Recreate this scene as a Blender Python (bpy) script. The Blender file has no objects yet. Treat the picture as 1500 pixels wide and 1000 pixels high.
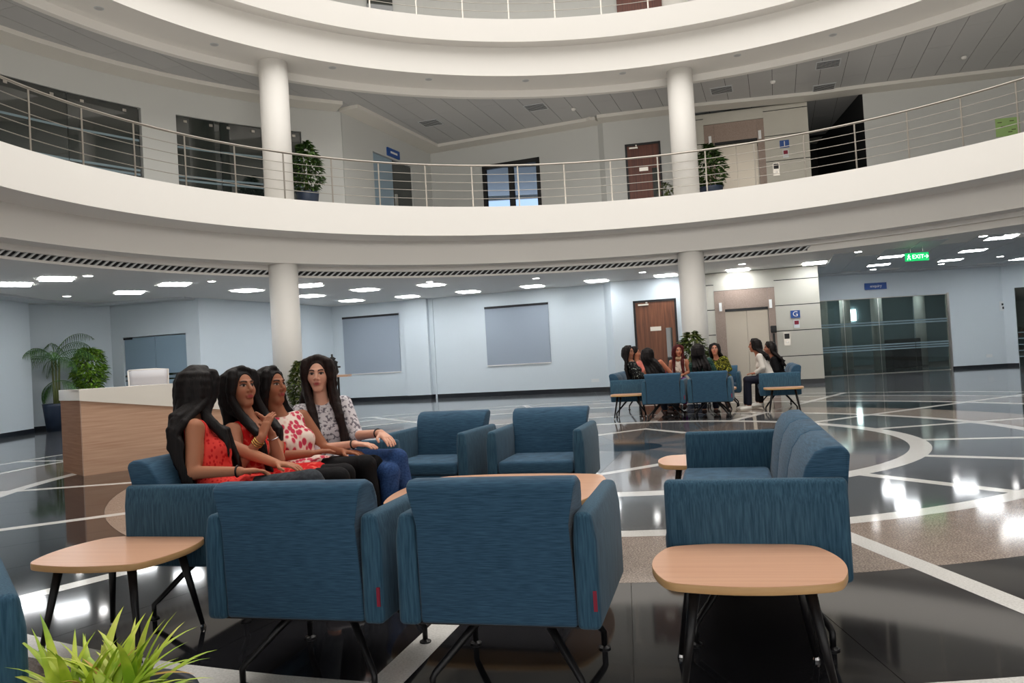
import bpy, bmesh, math, random
import numpy as np
from mathutils import Vector, Matrix, noise
random.seed(7); RNG = np.random.default_rng(7)
PI = math.pi
SC = bpy.context.scene
COL = SC.collection

# ---------------------------------------------------------------- camera
H_EYE, F_PX, ROLL, PITCH = 1.25, 1150.0, 0.057, 0.02
cam_d = bpy.data.cameras.new('camera'); cam = bpy.data.objects.new('camera', cam_d); COL.objects.link(cam)
cam_d.sensor_fit = 'HORIZONTAL'; cam_d.sensor_width = 36.0; cam_d.lens = 36.0 * F_PX / 1500.0
cam_d.clip_start = 0.05; cam_d.clip_end = 200
cam.matrix_world = Matrix.Translation((0, 0, H_EYE)) @ Matrix.Rotation(PI/2 + PITCH, 4, 'X') @ Matrix.Rotation(-ROLL, 4, 'Z')
SC.camera = cam

# ---------------------------------------------------------------- world, lights, exposure
SC.view_settings.view_transform = 'Standard'; SC.view_settings.look = 'None'
SC.view_settings.gamma = 1.0; SC.view_settings.use_curve_mapping = False
SC.view_settings.exposure = 0.42
world = bpy.data.worlds.new('sky'); SC.world = world; world.use_nodes = True
wn = world.node_tree.nodes; wl_ = world.node_tree.links
bg = wn['Background']; bg.inputs[1].default_value = 1.8
_tc = wn.new('ShaderNodeTexCoord'); _nz = wn.new('ShaderNodeTexNoise'); _nz.inputs['Scale'].default_value = 3.0; _nz.inputs['Detail'].default_value = 5
_rp = wn.new('ShaderNodeValToRGB'); _rp.color_ramp.elements[0].position = .42; _rp.color_ramp.elements[0].color = (.28, .36, .50, 1)
_rp.color_ramp.elements[1].position = .62; _rp.color_ramp.elements[1].color = (.55, .60, .68, 1)
wl_.new(_tc.outputs['Generated'], _nz.inputs['Vector']); wl_.new(_nz.outputs['Fac'], _rp.inputs['Fac']); wl_.new(_rp.outputs['Color'], bg.inputs[0])

def area(name, loc, size, power, color, shape='DISK', rot=(0, 0, 0)):
    d = bpy.data.lights.new(name, 'AREA'); d.shape = shape; d.size = size; d.energy = power; d.color = color
    o = bpy.data.objects.new(name, d); o.location = loc; o.rotation_euler = rot; COL.objects.link(o); return o
area('atrium_skylight', (1.0, 10.0, 14.2), 17.0, 1500, (1.0, 0.97, 0.93))
def rect(name, loc, sx, sy, power, color, rot):
    o = area(name, loc, sx, power, color, 'RECTANGLE', rot); o.data.size_y = sy; return o
rect('fill_light_first_floor', (1.0, -8.6, 6.9), 30, 2.8, 1200, (1.0, .97, .92), (PI/2, 0, 0))       # added fill from behind the camera, evens out the balcony fascias
rect('fill_light_ground_floor', (1.0, -8.6, 1.9), 30, 2.6, 380, (1.0, .97, .93), (PI/2, 0, 0))  # added low fill for the lower fascia and ground ceiling
rect('fill_light_second_floor', (1.0, -8.6, 11.6), 30, 2.8, 1150, (1.0, .97, .92), (PI/2, 0, 0))  # added upper fill, no window built behind it

# ---------------------------------------------------------------- helpers
def ray(x, y):
    u2 = (x-750)/F_PX; v2 = (y-500)/F_PX
    c, s = math.cos(ROLL), math.sin(ROLL)
    u = c*u2 - s*v2; v = s*u2 + c*v2
    c, s = math.cos(PITCH), math.sin(PITCH)
    return (u, c + s*v, s - c*v)
def at(x, y, Y):                       # point of the scene at depth Y
    d = ray(x, y); t = Y/d[1]; return Vector((d[0]*t, Y, H_EYE + d[2]*t))
def on_z(x, y, z):
    d = ray(x, y); t = (z-H_EYE)/d[2]; return Vector((d[0]*t, d[1]*t, z))
class Wall:                            # a vertical wall line; local x runs along it, local y points into the room
    def __init__(s, p1, p2):
        s.p1 = Vector(p1); s.p2 = Vector(p2); s.d = (s.p2-s.p1); s.L = s.d.length; s.d.normalize()
        s.a = math.atan2(s.d.y, s.d.x)
    def sz(s, x, y):
        d = ray(x, y)                  # t*(dx,dy) = p1 + q*dir
        det = d[0]*(-s.d.y) + s.d.x*d[1]
        t = (s.p1.x*(-s.d.y) + s.d.x*s.p1.y)/det
        X, Y = d[0]*t, d[1]*t
        return (X-s.p1.x)*s.d.x + (Y-s.p1.y)*s.d.y, H_EYE + d[2]*t
    def pt(s, q, off=0):               # off > 0: towards the room (right-hand side of the direction)
        return Vector((s.p1.x + s.d.x*q + s.d.y*off, s.p1.y + s.d.y*q - s.d.x*off))

def mat(name, color=(.8, .8, .8), rough=.5, metal=0, spec=.5, **kw):
    m = bpy.data.materials.new(name); m.use_nodes = True
    b = m.node_tree.nodes['Principled BSDF']
    b.inputs['Base Color'].default_value = (*color, 1); b.inputs['Roughness'].default_value = rough
    b.inputs['Metallic'].default_value = metal; b.inputs['Specular IOR Level'].default_value = spec
    for k, v in kw.items(): b.inputs[k.replace('_', ' ')].default_value = v
    return m
def srgb(r, g, b):
    f = lambda c: ((c/255+.055)/1.055)**2.4 if c > 10 else c/255/12.92
    return (f(r), f(g), f(b))
def nodes(m): return m.node_tree.nodes, m.node_tree.links, m.node_tree.nodes['Principled BSDF']
def tex_noise(m, scale=5, vscale=(1, 1, 1), detail=3, coord='Object', rot=(0, 0, 0), dist=0):
    n, l, b = nodes(m)
    tc = n.new('ShaderNodeTexCoord'); mp = n.new('ShaderNodeMapping'); mp.inputs['Scale'].default_value = vscale; mp.inputs['Rotation'].default_value = rot
    t = n.new('ShaderNodeTexNoise'); t.inputs['Scale'].default_value = scale; t.inputs['Detail'].default_value = detail; t.inputs['Distortion'].default_value = dist
    l.new(tc.outputs[coord], mp.inputs['Vector']); l.new(mp.outputs['Vector'], t.inputs['Vector'])
    return t
def ramp(m, src, stops):
    n, l, b = nodes(m); r = n.new('ShaderNodeValToRGB'); e = r.color_ramp.elements
    while len(e) < len(stops): e.new(.5)
    for i, (p, c) in enumerate(stops): e[i].position = p; e[i].color = (*c, 1)
    l.new(src, r.inputs['Fac']); return r
def colour_by(m, src, stops):
    r = ramp(m, src, stops); n, l, b = nodes(m); l.new(r.outputs['Color'], b.inputs['Base Color']); return r
def bump(m, src, strength=.2, dist=.01):
    n, l, b = nodes(m); bp = n.new('ShaderNodeBump'); bp.inputs['Strength'].default_value = strength; bp.inputs['Distance'].default_value = dist
    l.new(src, bp.inputs['Height']); l.new(bp.outputs['Normal'], b.inputs['Normal']); return bp
def emis(name, color, strength):
    m = mat(name, (0.8, 0.8, 0.8), .5); n, l, b = nodes(m)
    b.inputs['Emission Color'].default_value = (*color, 1); b.inputs['Emission Strength'].default_value = strength; return m

M = {}
M['white'] = mat('white_paint', srgb(236, 233, 228), .55)
M['soffit'] = mat('soffit_paint', srgb(226, 222, 214), .6)
M['wall'] = mat('wall_paint', srgb(212, 221, 227), .5)
M['wall_up'] = mat('upper_wall_paint_dimmed', srgb(200, 201, 198), .6)  # grey lowered to stand for the dimmer light on the upper walls
M['ceil'] = mat('ceiling_paint', srgb(205, 208, 210), .6)
M['plank'] = mat('metal_ceiling_plank', srgb(188, 188, 188), .45)
M['gap'] = mat('dark_gap', srgb(38, 38, 40), .7)
M['skirting'] = mat('black_skirting', srgb(26, 30, 36), .3)
M['steel'] = mat('brushed_steel', srgb(205, 200, 192), .33, 1)
M['lift_steel'] = mat('lift_door_steel', srgb(182, 174, 162), .42, .9)
M['black_metal'] = mat('black_metal', srgb(26, 25, 27), .38, .3)
M['chrome'] = mat('chrome', srgb(210, 210, 212), .12, 1)
M['dark'] = mat('dark_plastic_and_shade', srgb(22, 22, 24), .5)
M['panel_glow'] = emis('led_panel', (0.93, 0.97, 1.0), 17)
M['inner_glow'] = emis('inner_led_panel', (0.95, 0.98, 1.0), 17)
M['down_glow'] = emis('led_downlight', (1.0, 0.98, 0.95), 26)
# stone
def stone(name, c1, c2, c3, rough, sc=9):
    m = mat(name, c1, rough, spec=.4); t = tex_noise(m, sc, (1, 1, 1), 8); t2 = tex_noise(m, 95, (1, 1, 1), 3)
    n, l, b = nodes(m)
    mx = n.new('ShaderNodeMix'); mx.data_type = 'FLOAT'; mx.inputs[0].default_value = .86
    l.new(t.outputs['Fac'], mx.inputs[2]); l.new(t2.outputs['Fac'], mx.inputs[3])
    colour_by(m, mx.outputs[0], [(.36, c1), (.5, c2), (.64, c3)])
    w = tex_noise(m, .9, (1, 1, 1), 1); bump(m, w.outputs['Fac'], .02, .02)
    return m
M['st_black'] = stone('black_granite', srgb(22, 22, 24), srgb(31, 31, 34), srgb(48, 48, 52), .06)
M['st_grey'] = stone('grey_granite', srgb(72, 73, 76), srgb(88, 90, 93), srgb(106, 108, 111), .07)
M['st_brown'] = stone('brown_granite', srgb(112, 96, 86), srgb(148, 132, 120), srgb(188, 172, 160), .09)
M['st_taupe'] = stone('taupe_granite', srgb(98, 90, 86), srgb(118, 108, 103), srgb(136, 126, 120), .07)
M['st_white'] = stone('white_marble_strip', srgb(214, 212, 207), srgb(226, 224, 220), srgb(236, 234, 230), .1)
M['joint'] = mat('floor_joint', srgb(70, 66, 62), .6)
# fabric
def fabric(name, c1, c2, vs=(14, 14, 260)):
    m = mat(name, c1, .85, spec=.25); m.node_tree.nodes['Principled BSDF'].inputs['Sheen Weight'].default_value = .12
    t = tex_noise(m, 1.0, vs, 3); colour_by(m, t.outputs['Fac'], [(.3, c1), (.7, c2)]); bump(m, t.outputs['Fac'], .25, .002); return m
M['blue'] = fabric('blue_upholstery', srgb(36, 68, 92), srgb(62, 98, 124))
M['blue_v'] = fabric('blue_upholstery_arm', srgb(36, 70, 92), srgb(64, 100, 122), (150, 150, 10))
def wood(name, c1, c2, vs, rough=.35, sc=1):
    m = mat(name, c1, rough, spec=.45); t = tex_noise(m, sc, vs, 4, dist=.4); colour_by(m, t.outputs['Fac'], [(.3, c1), (.7, c2)]); return m
M['table_top'] = wood('beech_laminate', srgb(222, 170, 138), srgb(232, 184, 152), (1.2, 45, 5), .28)
M['edge'] = wood('edge_band', srgb(205, 160, 108), srgb(222, 180, 128), (4, 4, 60), .4)
M['desk'] = wood('desk_laminate', srgb(196, 154, 128), srgb(216, 180, 154), (1.5, 1.5, 40), .35)
M['rail_steel'] = mat('satin_rail_steel', srgb(176, 170, 162), .3, 1)
M['door'] = wood('door_veneer', srgb(92, 50, 30), srgb(132, 80, 52), (26, 26, 1.0), .35)
M['door_up'] = wood('dark_door_veneer', srgb(84, 40, 26), srgb(112, 58, 38), (26, 26, 1.0), .4)
M['counter'] = mat('white_counter', srgb(240, 235, 226), .25)
M['cladding'] = stone('beige_stone_cladding', srgb(188, 184, 172), srgb(200, 196, 184), srgb(208, 204, 194), .35, 3)
M['granite'] = stone('pink_granite', srgb(128, 108, 98), srgb(156, 136, 124), srgb(178, 158, 146), .3, 30)
M['blind'] = mat('roller_blind', srgb(156, 166, 178), .8)
M['glass_dark'] = mat('tinted_glass', srgb(30, 38, 36), .03, spec=.9, IOR=1.6)
def clearglass(name, tint, refl):
    m = bpy.data.materials.new(name); m.use_nodes = True; n = m.node_tree.nodes; l = m.node_tree.links; n.clear()
    o = n.new('ShaderNodeOutputMaterial'); t = n.new('ShaderNodeBsdfTransparent'); t.inputs[0].default_value = (*tint, 1); g = n.new('ShaderNodeBsdfGlossy'); g.inputs['Roughness'].default_value = .02
    f = n.new('ShaderNodeFresnel'); f.inputs[0].default_value = refl; x = n.new('ShaderNodeMixShader'); l.new(f.outputs[0], x.inputs[0]); l.new(t.outputs[0], x.inputs[1]); l.new(g.outputs[0], x.inputs[2]); l.new(x.outputs[0], o.inputs[0]); return m
M['glass_tint'] = clearglass('lightly_tinted_glass', (.52, .58, .56), 1.8)
M['frost'] = mat('frosted_band', srgb(120, 140, 148), .35)
M['door_glass'] = mat('frosted_blue_glass', srgb(140, 162, 178), .3, spec=.6)
M['sign_blue'] = mat('sign_blue', srgb(18, 74, 150), .4)
M['sign_white'] = mat('sign_white', srgb(240, 240, 240), .4)
M['exit_green'] = emis('exit_green', srgb(10, 190, 100), .9); M['exit_green'].node_tree.nodes['Principled BSDF'].inputs['Base Color'].default_value = (*srgb(10, 150, 80), 1)
M['exit_white'] = emis('exit_white', (.75, 1, .85), 1.5)
M['paper_green'] = mat('green_paper', srgb(170, 205, 130), .7)
M['paper'] = mat('white_paper', srgb(225, 228, 230), .7)
M['red_tag'] = mat('red_tag', srgb(140, 22, 52), .6)
M['pot_blue'] = mat('blue_pot', srgb(40, 52, 72), .4)
M['pot_grey'] = mat('charcoal_pot', srgb(48, 52, 60), .5)
M['soil'] = mat('soil', srgb(60, 44, 32), .9)
M['stem'] = mat('stem', srgb(96, 104, 56), .7)
def leafmat(name, a, b, c, sc=14):
    m = mat(name, a, .45, spec=.4); t = tex_noise(m, sc, (1, 1, 1), 3); colour_by(m, t.outputs['Fac'], [(.35, a), (.55, b), (.72, c)]); return m
M['leaf_palm'] = leafmat('palm_leaf', srgb(48, 84, 40), srgb(74, 116, 54), srgb(110, 144, 80))
M['leaf_bush'] = leafmat('bush_leaf', srgb(60, 104, 30), srgb(116, 158, 44), srgb(176, 200, 80))
M['leaf_blade'] = leafmat('blade_leaf', srgb(132, 170, 42), srgb(190, 208, 70), srgb(222, 220, 120), 9)
M['leaf_tip'] = leafmat('brown_leaf', srgb(176, 150, 60), srgb(196, 150, 70), srgb(214, 160, 96), 9)
M['leaf_mid'] = leafmat('mid_leaf', srgb(32, 56, 24), srgb(58, 88, 34), srgb(96, 120, 50))
M['leaf_dark'] = leafmat('dark_leaf', srgb(40, 60, 24), srgb(74, 88, 30), srgb(120, 118, 50))
M['mesh_white'] = mat('white_mesh', srgb(225, 226, 232), .6)

def link(name, verts, faces, m, parent=None, smooth=False, mats=None, mi=None):
    me = bpy.data.meshes.new(name); me.from_pydata([tuple(v) for v in verts], [], faces)
    for mm in (mats or [m]): me.materials.append(mm)
    if mi is not None: me.polygons.foreach_set('material_index', mi)
    if smooth: me.polygons.foreach_set('use_smooth', [True]*len(me.polygons))
    me.update()
    o = bpy.data.objects.new(name, me); COL.objects.link(o)
    if parent is not None: o.parent = parent
    return o
class MB:
    def __init__(s): s.v = []; s.f = []
    def add(s, v, f):
        n = len(s.v); s.v += [tuple(p) for p in v]; s.f += [tuple(i+n for i in q) for q in f]; return s
    def box(s, x0, x1, y0, y1, z0, z1):
        v = [(x, y, z) for z in (z0, z1) for y in (y0, y1) for x in (x0, x1)]
        return s.add(v, [(0, 2, 3, 1), (4, 5, 7, 6), (0, 1, 5, 4), (2, 6, 7, 3), (0, 4, 6, 2), (1, 3, 7, 5)])
    def prism(s, poly, z0, z1):
        n = len(poly); v = [(x, y, z0) for x, y in poly] + [(x, y, z1) for x, y in poly]
        a = sum(poly[i][0]*poly[(i+1) % n][1]-poly[(i+1) % n][0]*poly[i][1] for i in range(n))
        f = [tuple(range(n))[::-1], tuple(range(n, 2*n))] + [(i, (i+1) % n, n+(i+1) % n, n+i) for i in range(n)]
        if a < 0: f = [q[::-1] for q in f]
        return s.add(v, f)
    def tube(s, pts, rad, n=8, caps=True):
        pts = [Vector(p) for p in pts]; rad = rad if hasattr(rad, '__len__') else [rad]*len(pts)
        v = []; f = []; prev = None
        for i, p in enumerate(pts):
            t = (pts[min(i+1, len(pts)-1)]-pts[max(i-1, 0)]).normalized()
            a = prev if prev is not None else (Vector((0, 0, 1)) if abs(t.z) < .9 else Vector((1, 0, 0)))
            x = (a - t*a.dot(t)).normalized(); prev = x; y = t.cross(x)
            for k in range(n):
                q = 2*PI*k/n; v.append(p + (x*math.cos(q)+y*math.sin(q))*rad[i])
        for i in range(len(pts)-1):
            for k in range(n):
                f.append((i*n+k, i*n+(k+1) % n, (i+1)*n+(k+1) % n, (i+1)*n+k))
        if caps: f += [tuple(range(n))[::-1], tuple(range((len(pts)-1)*n, len(pts)*n))]
        return s.add(v, f)
    def lathe(s, prof, n=32, c=(0, 0)):
        v = []; f = []
        for r, z in prof:
            for k in range(n): v.append((c[0]+r*math.cos(2*PI*k/n), c[1]+r*math.sin(2*PI*k/n), z))
        for i in range(len(prof)-1):
            for k in range(n): f.append((i*n+k, i*n+(k+1) % n, (i+1)*n+(k+1) % n, (i+1)*n+k))
        f += [tuple(range(n))[::-1], tuple(range((len(prof)-1)*n, len(prof)*n))]
        return s.add(v, f)
    def build(s, name, m, parent=None, smooth=False, bevel=0, seg=3, auto=False):
        o = link(name, s.v, s.f, m, parent, smooth)
        if bevel:
            b = o.modifiers.new('bevel', 'BEVEL'); b.width = bevel; b.segments = seg; b.limit_method = 'ANGLE'; b.angle_limit = .7; b.harden_normals = False
            o.data.polygons.foreach_set('use_smooth', [True]*len(o.data.polygons))
        return o
def thing(name, label, cat, loc=(0, 0, 0), rz=0, group=None):
    o = bpy.data.objects.new(name, None); COL.objects.link(o); o.location = loc; o.rotation_euler = (0, 0, rz); o.empty_display_size = .1
    return tag(o, label, cat, group)
def tag(o, label, cat, group=None):
    o['label'] = label; o['category'] = cat
    if group: o['group'] = group
    return o
def struct(o): o['kind'] = 'structure'; return o
def sempty(name, loc=(0, 0, 0), rz=0):
    o = bpy.data.objects.new(name, None); COL.objects.link(o); o.location = loc; o.rotation_euler = (0, 0, rz); return struct(o)
def children(o): return [c for c in bpy.data.objects if c.parent == o]
def dup(o, loc, rz, label, group=None, parent=None):
    r = o.copy(); COL.objects.link(r)
    if parent is None:
        r.location = loc; r.rotation_euler = (0, 0, rz); r['label'] = label
        if group: r['group'] = group
    else: r.parent = parent
    for c in children(o): dup(c, None, None, None, None, r)
    return r
def text(name, body, size, m, parent, loc, rot, align='CENTER'):
    c = bpy.data.curves.new(name, 'FONT'); c.body = body; c.size = size; c.align_x = align; c.align_y = 'CENTER'; c.extrude = .002
    c.materials.append(m); tmp = bpy.data.objects.new('tmp', c); COL.objects.link(tmp); bpy.context.view_layer.update(); me = bpy.data.meshes.new_from_object(tmp.evaluated_get(bpy.context.evaluated_depsgraph_get())); bpy.data.objects.remove(tmp); o = bpy.data.objects.new(name, me); COL.objects.link(o); o.parent = parent; o.location = loc; o.rotation_euler = rot; return o
# ---------------------------------------------------------------- floor: polished stone laid in rings round a centre
FC = (1.42, 10.25); A0 = math.radians(15.6); NS = 16; DA = 2*PI/NS
def fp(r, a): return (FC[0] - r*math.sin(a), FC[1] - r*math.cos(a))
def sector(r0, r1, a0, a1, w0, w1, n=5, g=.0015):
    r0 += g; r1 -= g; out = []
    for r, rev in ((r0, False), (r1, True)):
        b0 = a0 + math.asin(min(.9, (w0/2+g)/r)); b1 = a1 - math.asin(min(.9, (w1/2+g)/r))
        pts = [fp(r, b0 + (b1-b0)*i/n) for i in range(n+1)]
        out += pts[::-1] if rev else pts
    return out
floor = struct(MB().box(-17, 23, -9, 36, -.12, -.018).build('floor', M['joint']))
def tile(name, poly, m, top=0.0): return MB().prism(poly, -.018, top).build(name, m, floor)
RW = .14
bands = [(3.51, 4.81, 'st_grey', 1, RW), (4.99, 6.05, 'st_brown', 2, RW), (6.05, 7.41, 'st_black', 3, RW), (7.59, 8.89, 'st_taupe', 2, RW), (9.01, 9.94, 'st_grey', 1, RW),
         (10.06, 12.6, 'st_grey', 2, 0), (12.6, 15.6, 'st_grey', 2, 0), (15.6, 19.2, 'st_grey', 2, 0), (19.2, 23.5, 'st_grey', 2, 0)]
for (r0, r1, m, k, w) in bands:
    for i in range(NS):
        a = A0 + i*DA
        for j in range(k):
            tile('stone_tile', sector(r0, r1, a+DA*j/k, a+DA*(j+1)/k, w if j == 0 else 0, w if j == k-1 else 0), M[m])
for (r0, r1) in ((3.29, 3.51), (4.81, 4.99), (7.41, 7.59), (8.89, 9.01), (9.94, 10.06)):
    for i in range(NS):
        tile('ring_strip', sector(r0, r1, A0+i*DA, A0+(i+1)*DA, 0, 0, 6, .0004), M['st_white'])
for (r0, r1) in ((3.51, 4.81), (4.99, 6.05), (6.05, 7.41), (7.59, 8.89), (9.01, 9.94)):
    for i in range(NS):
        a = A0+i*DA; dx, dy = -math.sin(a), -math.cos(a); px, py = -dy*RW/2, dx*RW/2
        tile('radial_strip', [(FC[0]+dx*r+px*s, FC[1]+dy*r+py*s) for r, s in ((r0, -1), (r1, -1), (r1, 1), (r0, 1))], M['st_white'])
tile('centre_disc', [fp(.45, 2*PI*i/32) for i in range(32)], M['st_black'])
for i in range(NS):
    tile('inner_tile', sector(.45, 3.29, A0+i*DA, A0+(i+1)*DA, 0, 0), M['st_taupe'] if i % 2 else M['st_grey'])
for i in range(8):                                                # star outline round the centre
    a = A0+2*i*DA
    for s in (0, 1):
        p, q = ((2.35, a), (1.75, a+DA)) if s == 0 else ((1.75, a+DA), (2.35, a+2*DA))
        tile('star_strip', [fp(p[0], p[1]), fp(q[0], q[1]), fp(q[0]-.16, q[1]), fp(p[0]-.16, p[1])], M['st_white'], .0012)

# ---------------------------------------------------------------- atrium rings (slightly out of round, as measured)
RC = (1.0042, 9.9977); RB = (.0678, .0203, -.004, -.0066)
def _m(a): return 1 + RB[0]*a + RB[1]*a*a + RB[2]*a**3 + RB[3]*a**4
def Rm(a):
    a = (a+PI) % (2*PI) - PI
    if abs(a) <= 1.6: return _m(a)
    s = 1 if a > 0 else -1; t = (abs(a)-1.6)/(PI-1.6); t = t*t*(3-2*t)
    return _m(1.6*s)*(1-t) + 1.0*t
def rp(r, a, z): k = r*Rm(a); return (RC[0]+k*math.sin(a), RC[1]+k*math.cos(a), z)
def ring(name, prof, m, a0=-PI, a1=PI, n=192, parent=None, smooth=False):
    v = []; f = []; k = len(prof); closed = abs(a1-a0-2*PI) < 1e-6; rows = n if closed else n+1
    for i in range(rows):
        a = a0+(a1-a0)*i/n
        for r, z in prof: v.append(rp(r, a, z))
    for i in range(n):
        j = (i+1) % rows
        for q in range(k): f.append((i*k+q, i*k+(q+1) % k, j*k+(q+1) % k, j*k+q))
    if not closed: f += [tuple(range(k))[::-1], tuple(range(n*k, n*k+k))]
    o = link(name, v, f, m, parent)
    bm = bmesh.new(); bm.from_mesh(o.data); bmesh.ops.recalc_face_normals(bm, faces=bm.faces)
    for e in bm.edges:
        if len(e.link_faces) == 2: e.smooth = e.calc_face_angle(0) < .4
    for p in bm.faces: p.smooth = True
    bm.to_mesh(o.data); bm.free(); return o
Z1, Z2 = 4.985, 9.664
struct(ring('balcony_ring', [(9.464, Z1), (9.40, 4.27), (10.27, 4.27), (10.27, 3.683), (10.755, 3.683), (10.755, 3.585), (10.87, 3.585), (10.87, 3.45), (10.755, 3.45), (10.755, 3.412), (24, 3.412), (24, Z1)], M['white']))
struct(ring('balcony_ring', [(9.464, Z2), (9.55, 9.125), (9.92, 9.125), (9.94, 8.405), (11.02, 8.405), (11.02, 8.218), (11.17, 8.218), (11.17, 8.262), (24, 8.262), (24, Z2)], M['white']))
struct(ring('balcony_ring', [(9.464, 14.4), (9.464, 13.2), (24, 13.2), (24, 14.4)], M['white']))
struct(MB().box(-25, 27, -16, 36, 14.45, 14.6).build('ceiling', M['white']))
# columns stand on the floor and run through both storeys
for k, a in enumerate((-.65, .349, 1.36, 2.4, -1.68, -2.72)):
    x, y, _ = rp(10.63, a, 0)
    for z0, z1 in ((0, 3.70), (Z1, 8.42), (Z2, 13.2)):
        struct(MB().lathe([(.33, z0), (.33, z1)], 48, (x, y)).build('column', M['white'], smooth=False))
for o in list(bpy.data.objects):
    if o.name.startswith('column'):
        for p in o.data.polygons: p.use_smooth = len(p.vertices) == 4
# vent grille set in the ground-floor ring
vent = thing('air_vent_grille', 'long curved grey air vent grille with slanted slats under the first balcony', 'vent')
ring('vent_backing', [(10.868, 3.452), (10.868, 3.583), (10.84, 3.583), (10.84, 3.452)], M['gap'], -1.45, .60, 120, vent)
for zz in (3.452, 3.573): ring('vent_frame', [(10.75, zz), (10.75, zz+.01), (10.84, zz+.01), (10.84, zz)], M['white'], -1.45, .60, 120, vent)
ns = 140
for i in range(ns):
    a = -1.44+2.03*i/(ns-1); da = .0135
    p = [rp(10.775, a, 3.462), rp(10.775, a+.0048, 3.462), rp(10.775, a+da+.0048, 3.573), rp(10.775, a+da, 3.573)]
    q = [rp(10.835, a+o_, z) for o_, z in ((0, 3.462), (.0048, 3.462), (da+.0048, 3.573), (da, 3.573))]
    link('slat', p+q, [(0, 1, 2, 3), (7, 6, 5, 4), (0, 4, 5, 1), (1, 5, 6, 2), (2, 6, 7, 3), (3, 7, 4, 0)], M['ceil'], vent)

# ---------------------------------------------------------------- walls
def wall(name, p1, p2, z0, z1, m, opens=(), th=.15, skirt=None):
    w = Wall(p1, p2); e = sempty(name, (p1[0], p1[1], 0), w.a); mb = MB(); x = 0
    cuts = sorted(opens)
    for (a, b, zb, zt) in cuts:
        if a > x: mb.box(x, a, 0, th, z0, z1)
        if zb > z0: mb.box(a, b, 0, th, z0, zb)
        if zt < z1: mb.box(a, b, 0, th, zt, z1)
        x = b
    if x < w.L: mb.box(x, w.L, 0, th, z0, z1)
    mb.build('wall_surface', m, e)
    if skirt:
        sk = MB(); x = 0
        for (a, b, zb, zt) in cuts:
            if zb < z0+.2: sk.box(x, a, -.015, 0, z0, z0+skirt); x = b
        sk.box(x, w.L, -.015, 0, z0, z0+skirt); sk.build('skirting', M['skirting'], e)
    w.e = e; return w
# ground floor
wall('wall_left', (-11.9, 8.0), (-12.45, 20.3), 0, 3.412, M['wall'], skirt=.12)
wall('wall_left', (-12.45, 20.3), (-13.2, 20.6), 0, 3.412, M['wall'], skirt=.12)
wall('wall_left', (-13.2, 20.6), (-11.6, 22.75), 0, 3.412, M['wall'], skirt=.12)
_c = Wall((-11.6, 22.75), (-8.7, 21.9)); sa, za = _c.sz(179, 477); sb, _ = _c.sz(271, 470)
WC = wall('wall_left', (-11.6, 22.75), (-8.7, 21.9), 0, 3.412, M['wall'], [(sa, sb, 0, 2.45)])
WD = wall('wall_left', (-8.7, 21.9), (-6.35, 27.9), 0, 3.412, M['wall'], skirt=.12)
WE = wall('wall_back', (-6.35, 27.9), (3.0, 24.9), 0, 3.412, M['wall'], skirt=.14)
wall('wall_back', (3.0, 24.9), (3.15, 24.35), 0, 3.412, M['wall'], skirt=.14)
_g = Wall((3.15, 24.35), (5.4, 23.72)); d0, dz = _g.sz(927, 441); d1, _ = _g.sz(990, 437)
WG = wall('wall_back', (3.15, 24.35), (5.4, 23.72), 0, 3.412, M['wall'], [(d0, d1, 0, dz)], skirt=.14)
_h = Wall((9.5, 26.35), (16.5, 26.3)); h0, hz = _h.sz(1197, 430); h1, _ = _h.sz(1388, 421)
WH = wall('wall_right', (9.5, 26.35), (16.5, 26.3), 0, 3.412, M['wall'], [(max(.1, h0-.3), h1, 0, 2.55)], skirt=.1)
wall('wall_right', (16.5, 26.3), (20.5, 22.5), 0, 3.412, M['wall'], [(.35, 4.5, 0, 2.6)], skirt=.1)
wall('wall_right', (20.5, 22.5), (20.5, 2), 0, 3.412, M['wall'], skirt=.1)
# pilaster on the back wall
q0, _ = WE.sz(596, 500); q1, _ = WE.sz(630, 500); q2, _ = WE.sz(637, 500)
pl = sempty('trim_1', (*WE.p1, 0), WE.a); MB().box(q0, q1, -.16, 0, 0, 3.41).build('pilaster', M['wall'], pl)
MB().box(q0-.01, q1+.01, -.175, 0, 0, .14).build('skirting', M['skirting'], pl); MB().box(q2-.05, q2, -.05, 0, 0, 3.41).build('conduit', M['wall'], pl)
# drop border under the ground ceiling
def border(name, pts, z, h, wd, m):
    e = sempty(name); 
    for i, (p, q) in enumerate(zip(pts[:-1], pts[1:])):
        w = Wall(p, q); mb = MB(); o_ = .002*(i % 2)
        mb.prism([w.pt(-.1, 0), w.pt(w.L+.1, 0), w.pt(w.L+.1, wd+o_), w.pt(-.1, wd+o_)], z-o_, z+h); mb.build('drop_border', m, e)
    return e
border('trim_2', [(-11.9, 8.0), (-12.45, 20.3), (-11.9, 22.3), (-8.9, 21.95)], 3.36, .06, .55, M['ceil'])
border('trim_3', [(9.3, 26.35), (16.5, 26.3), (20.5, 22.5)], 3.36, .06, .6, M['ceil'])
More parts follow.
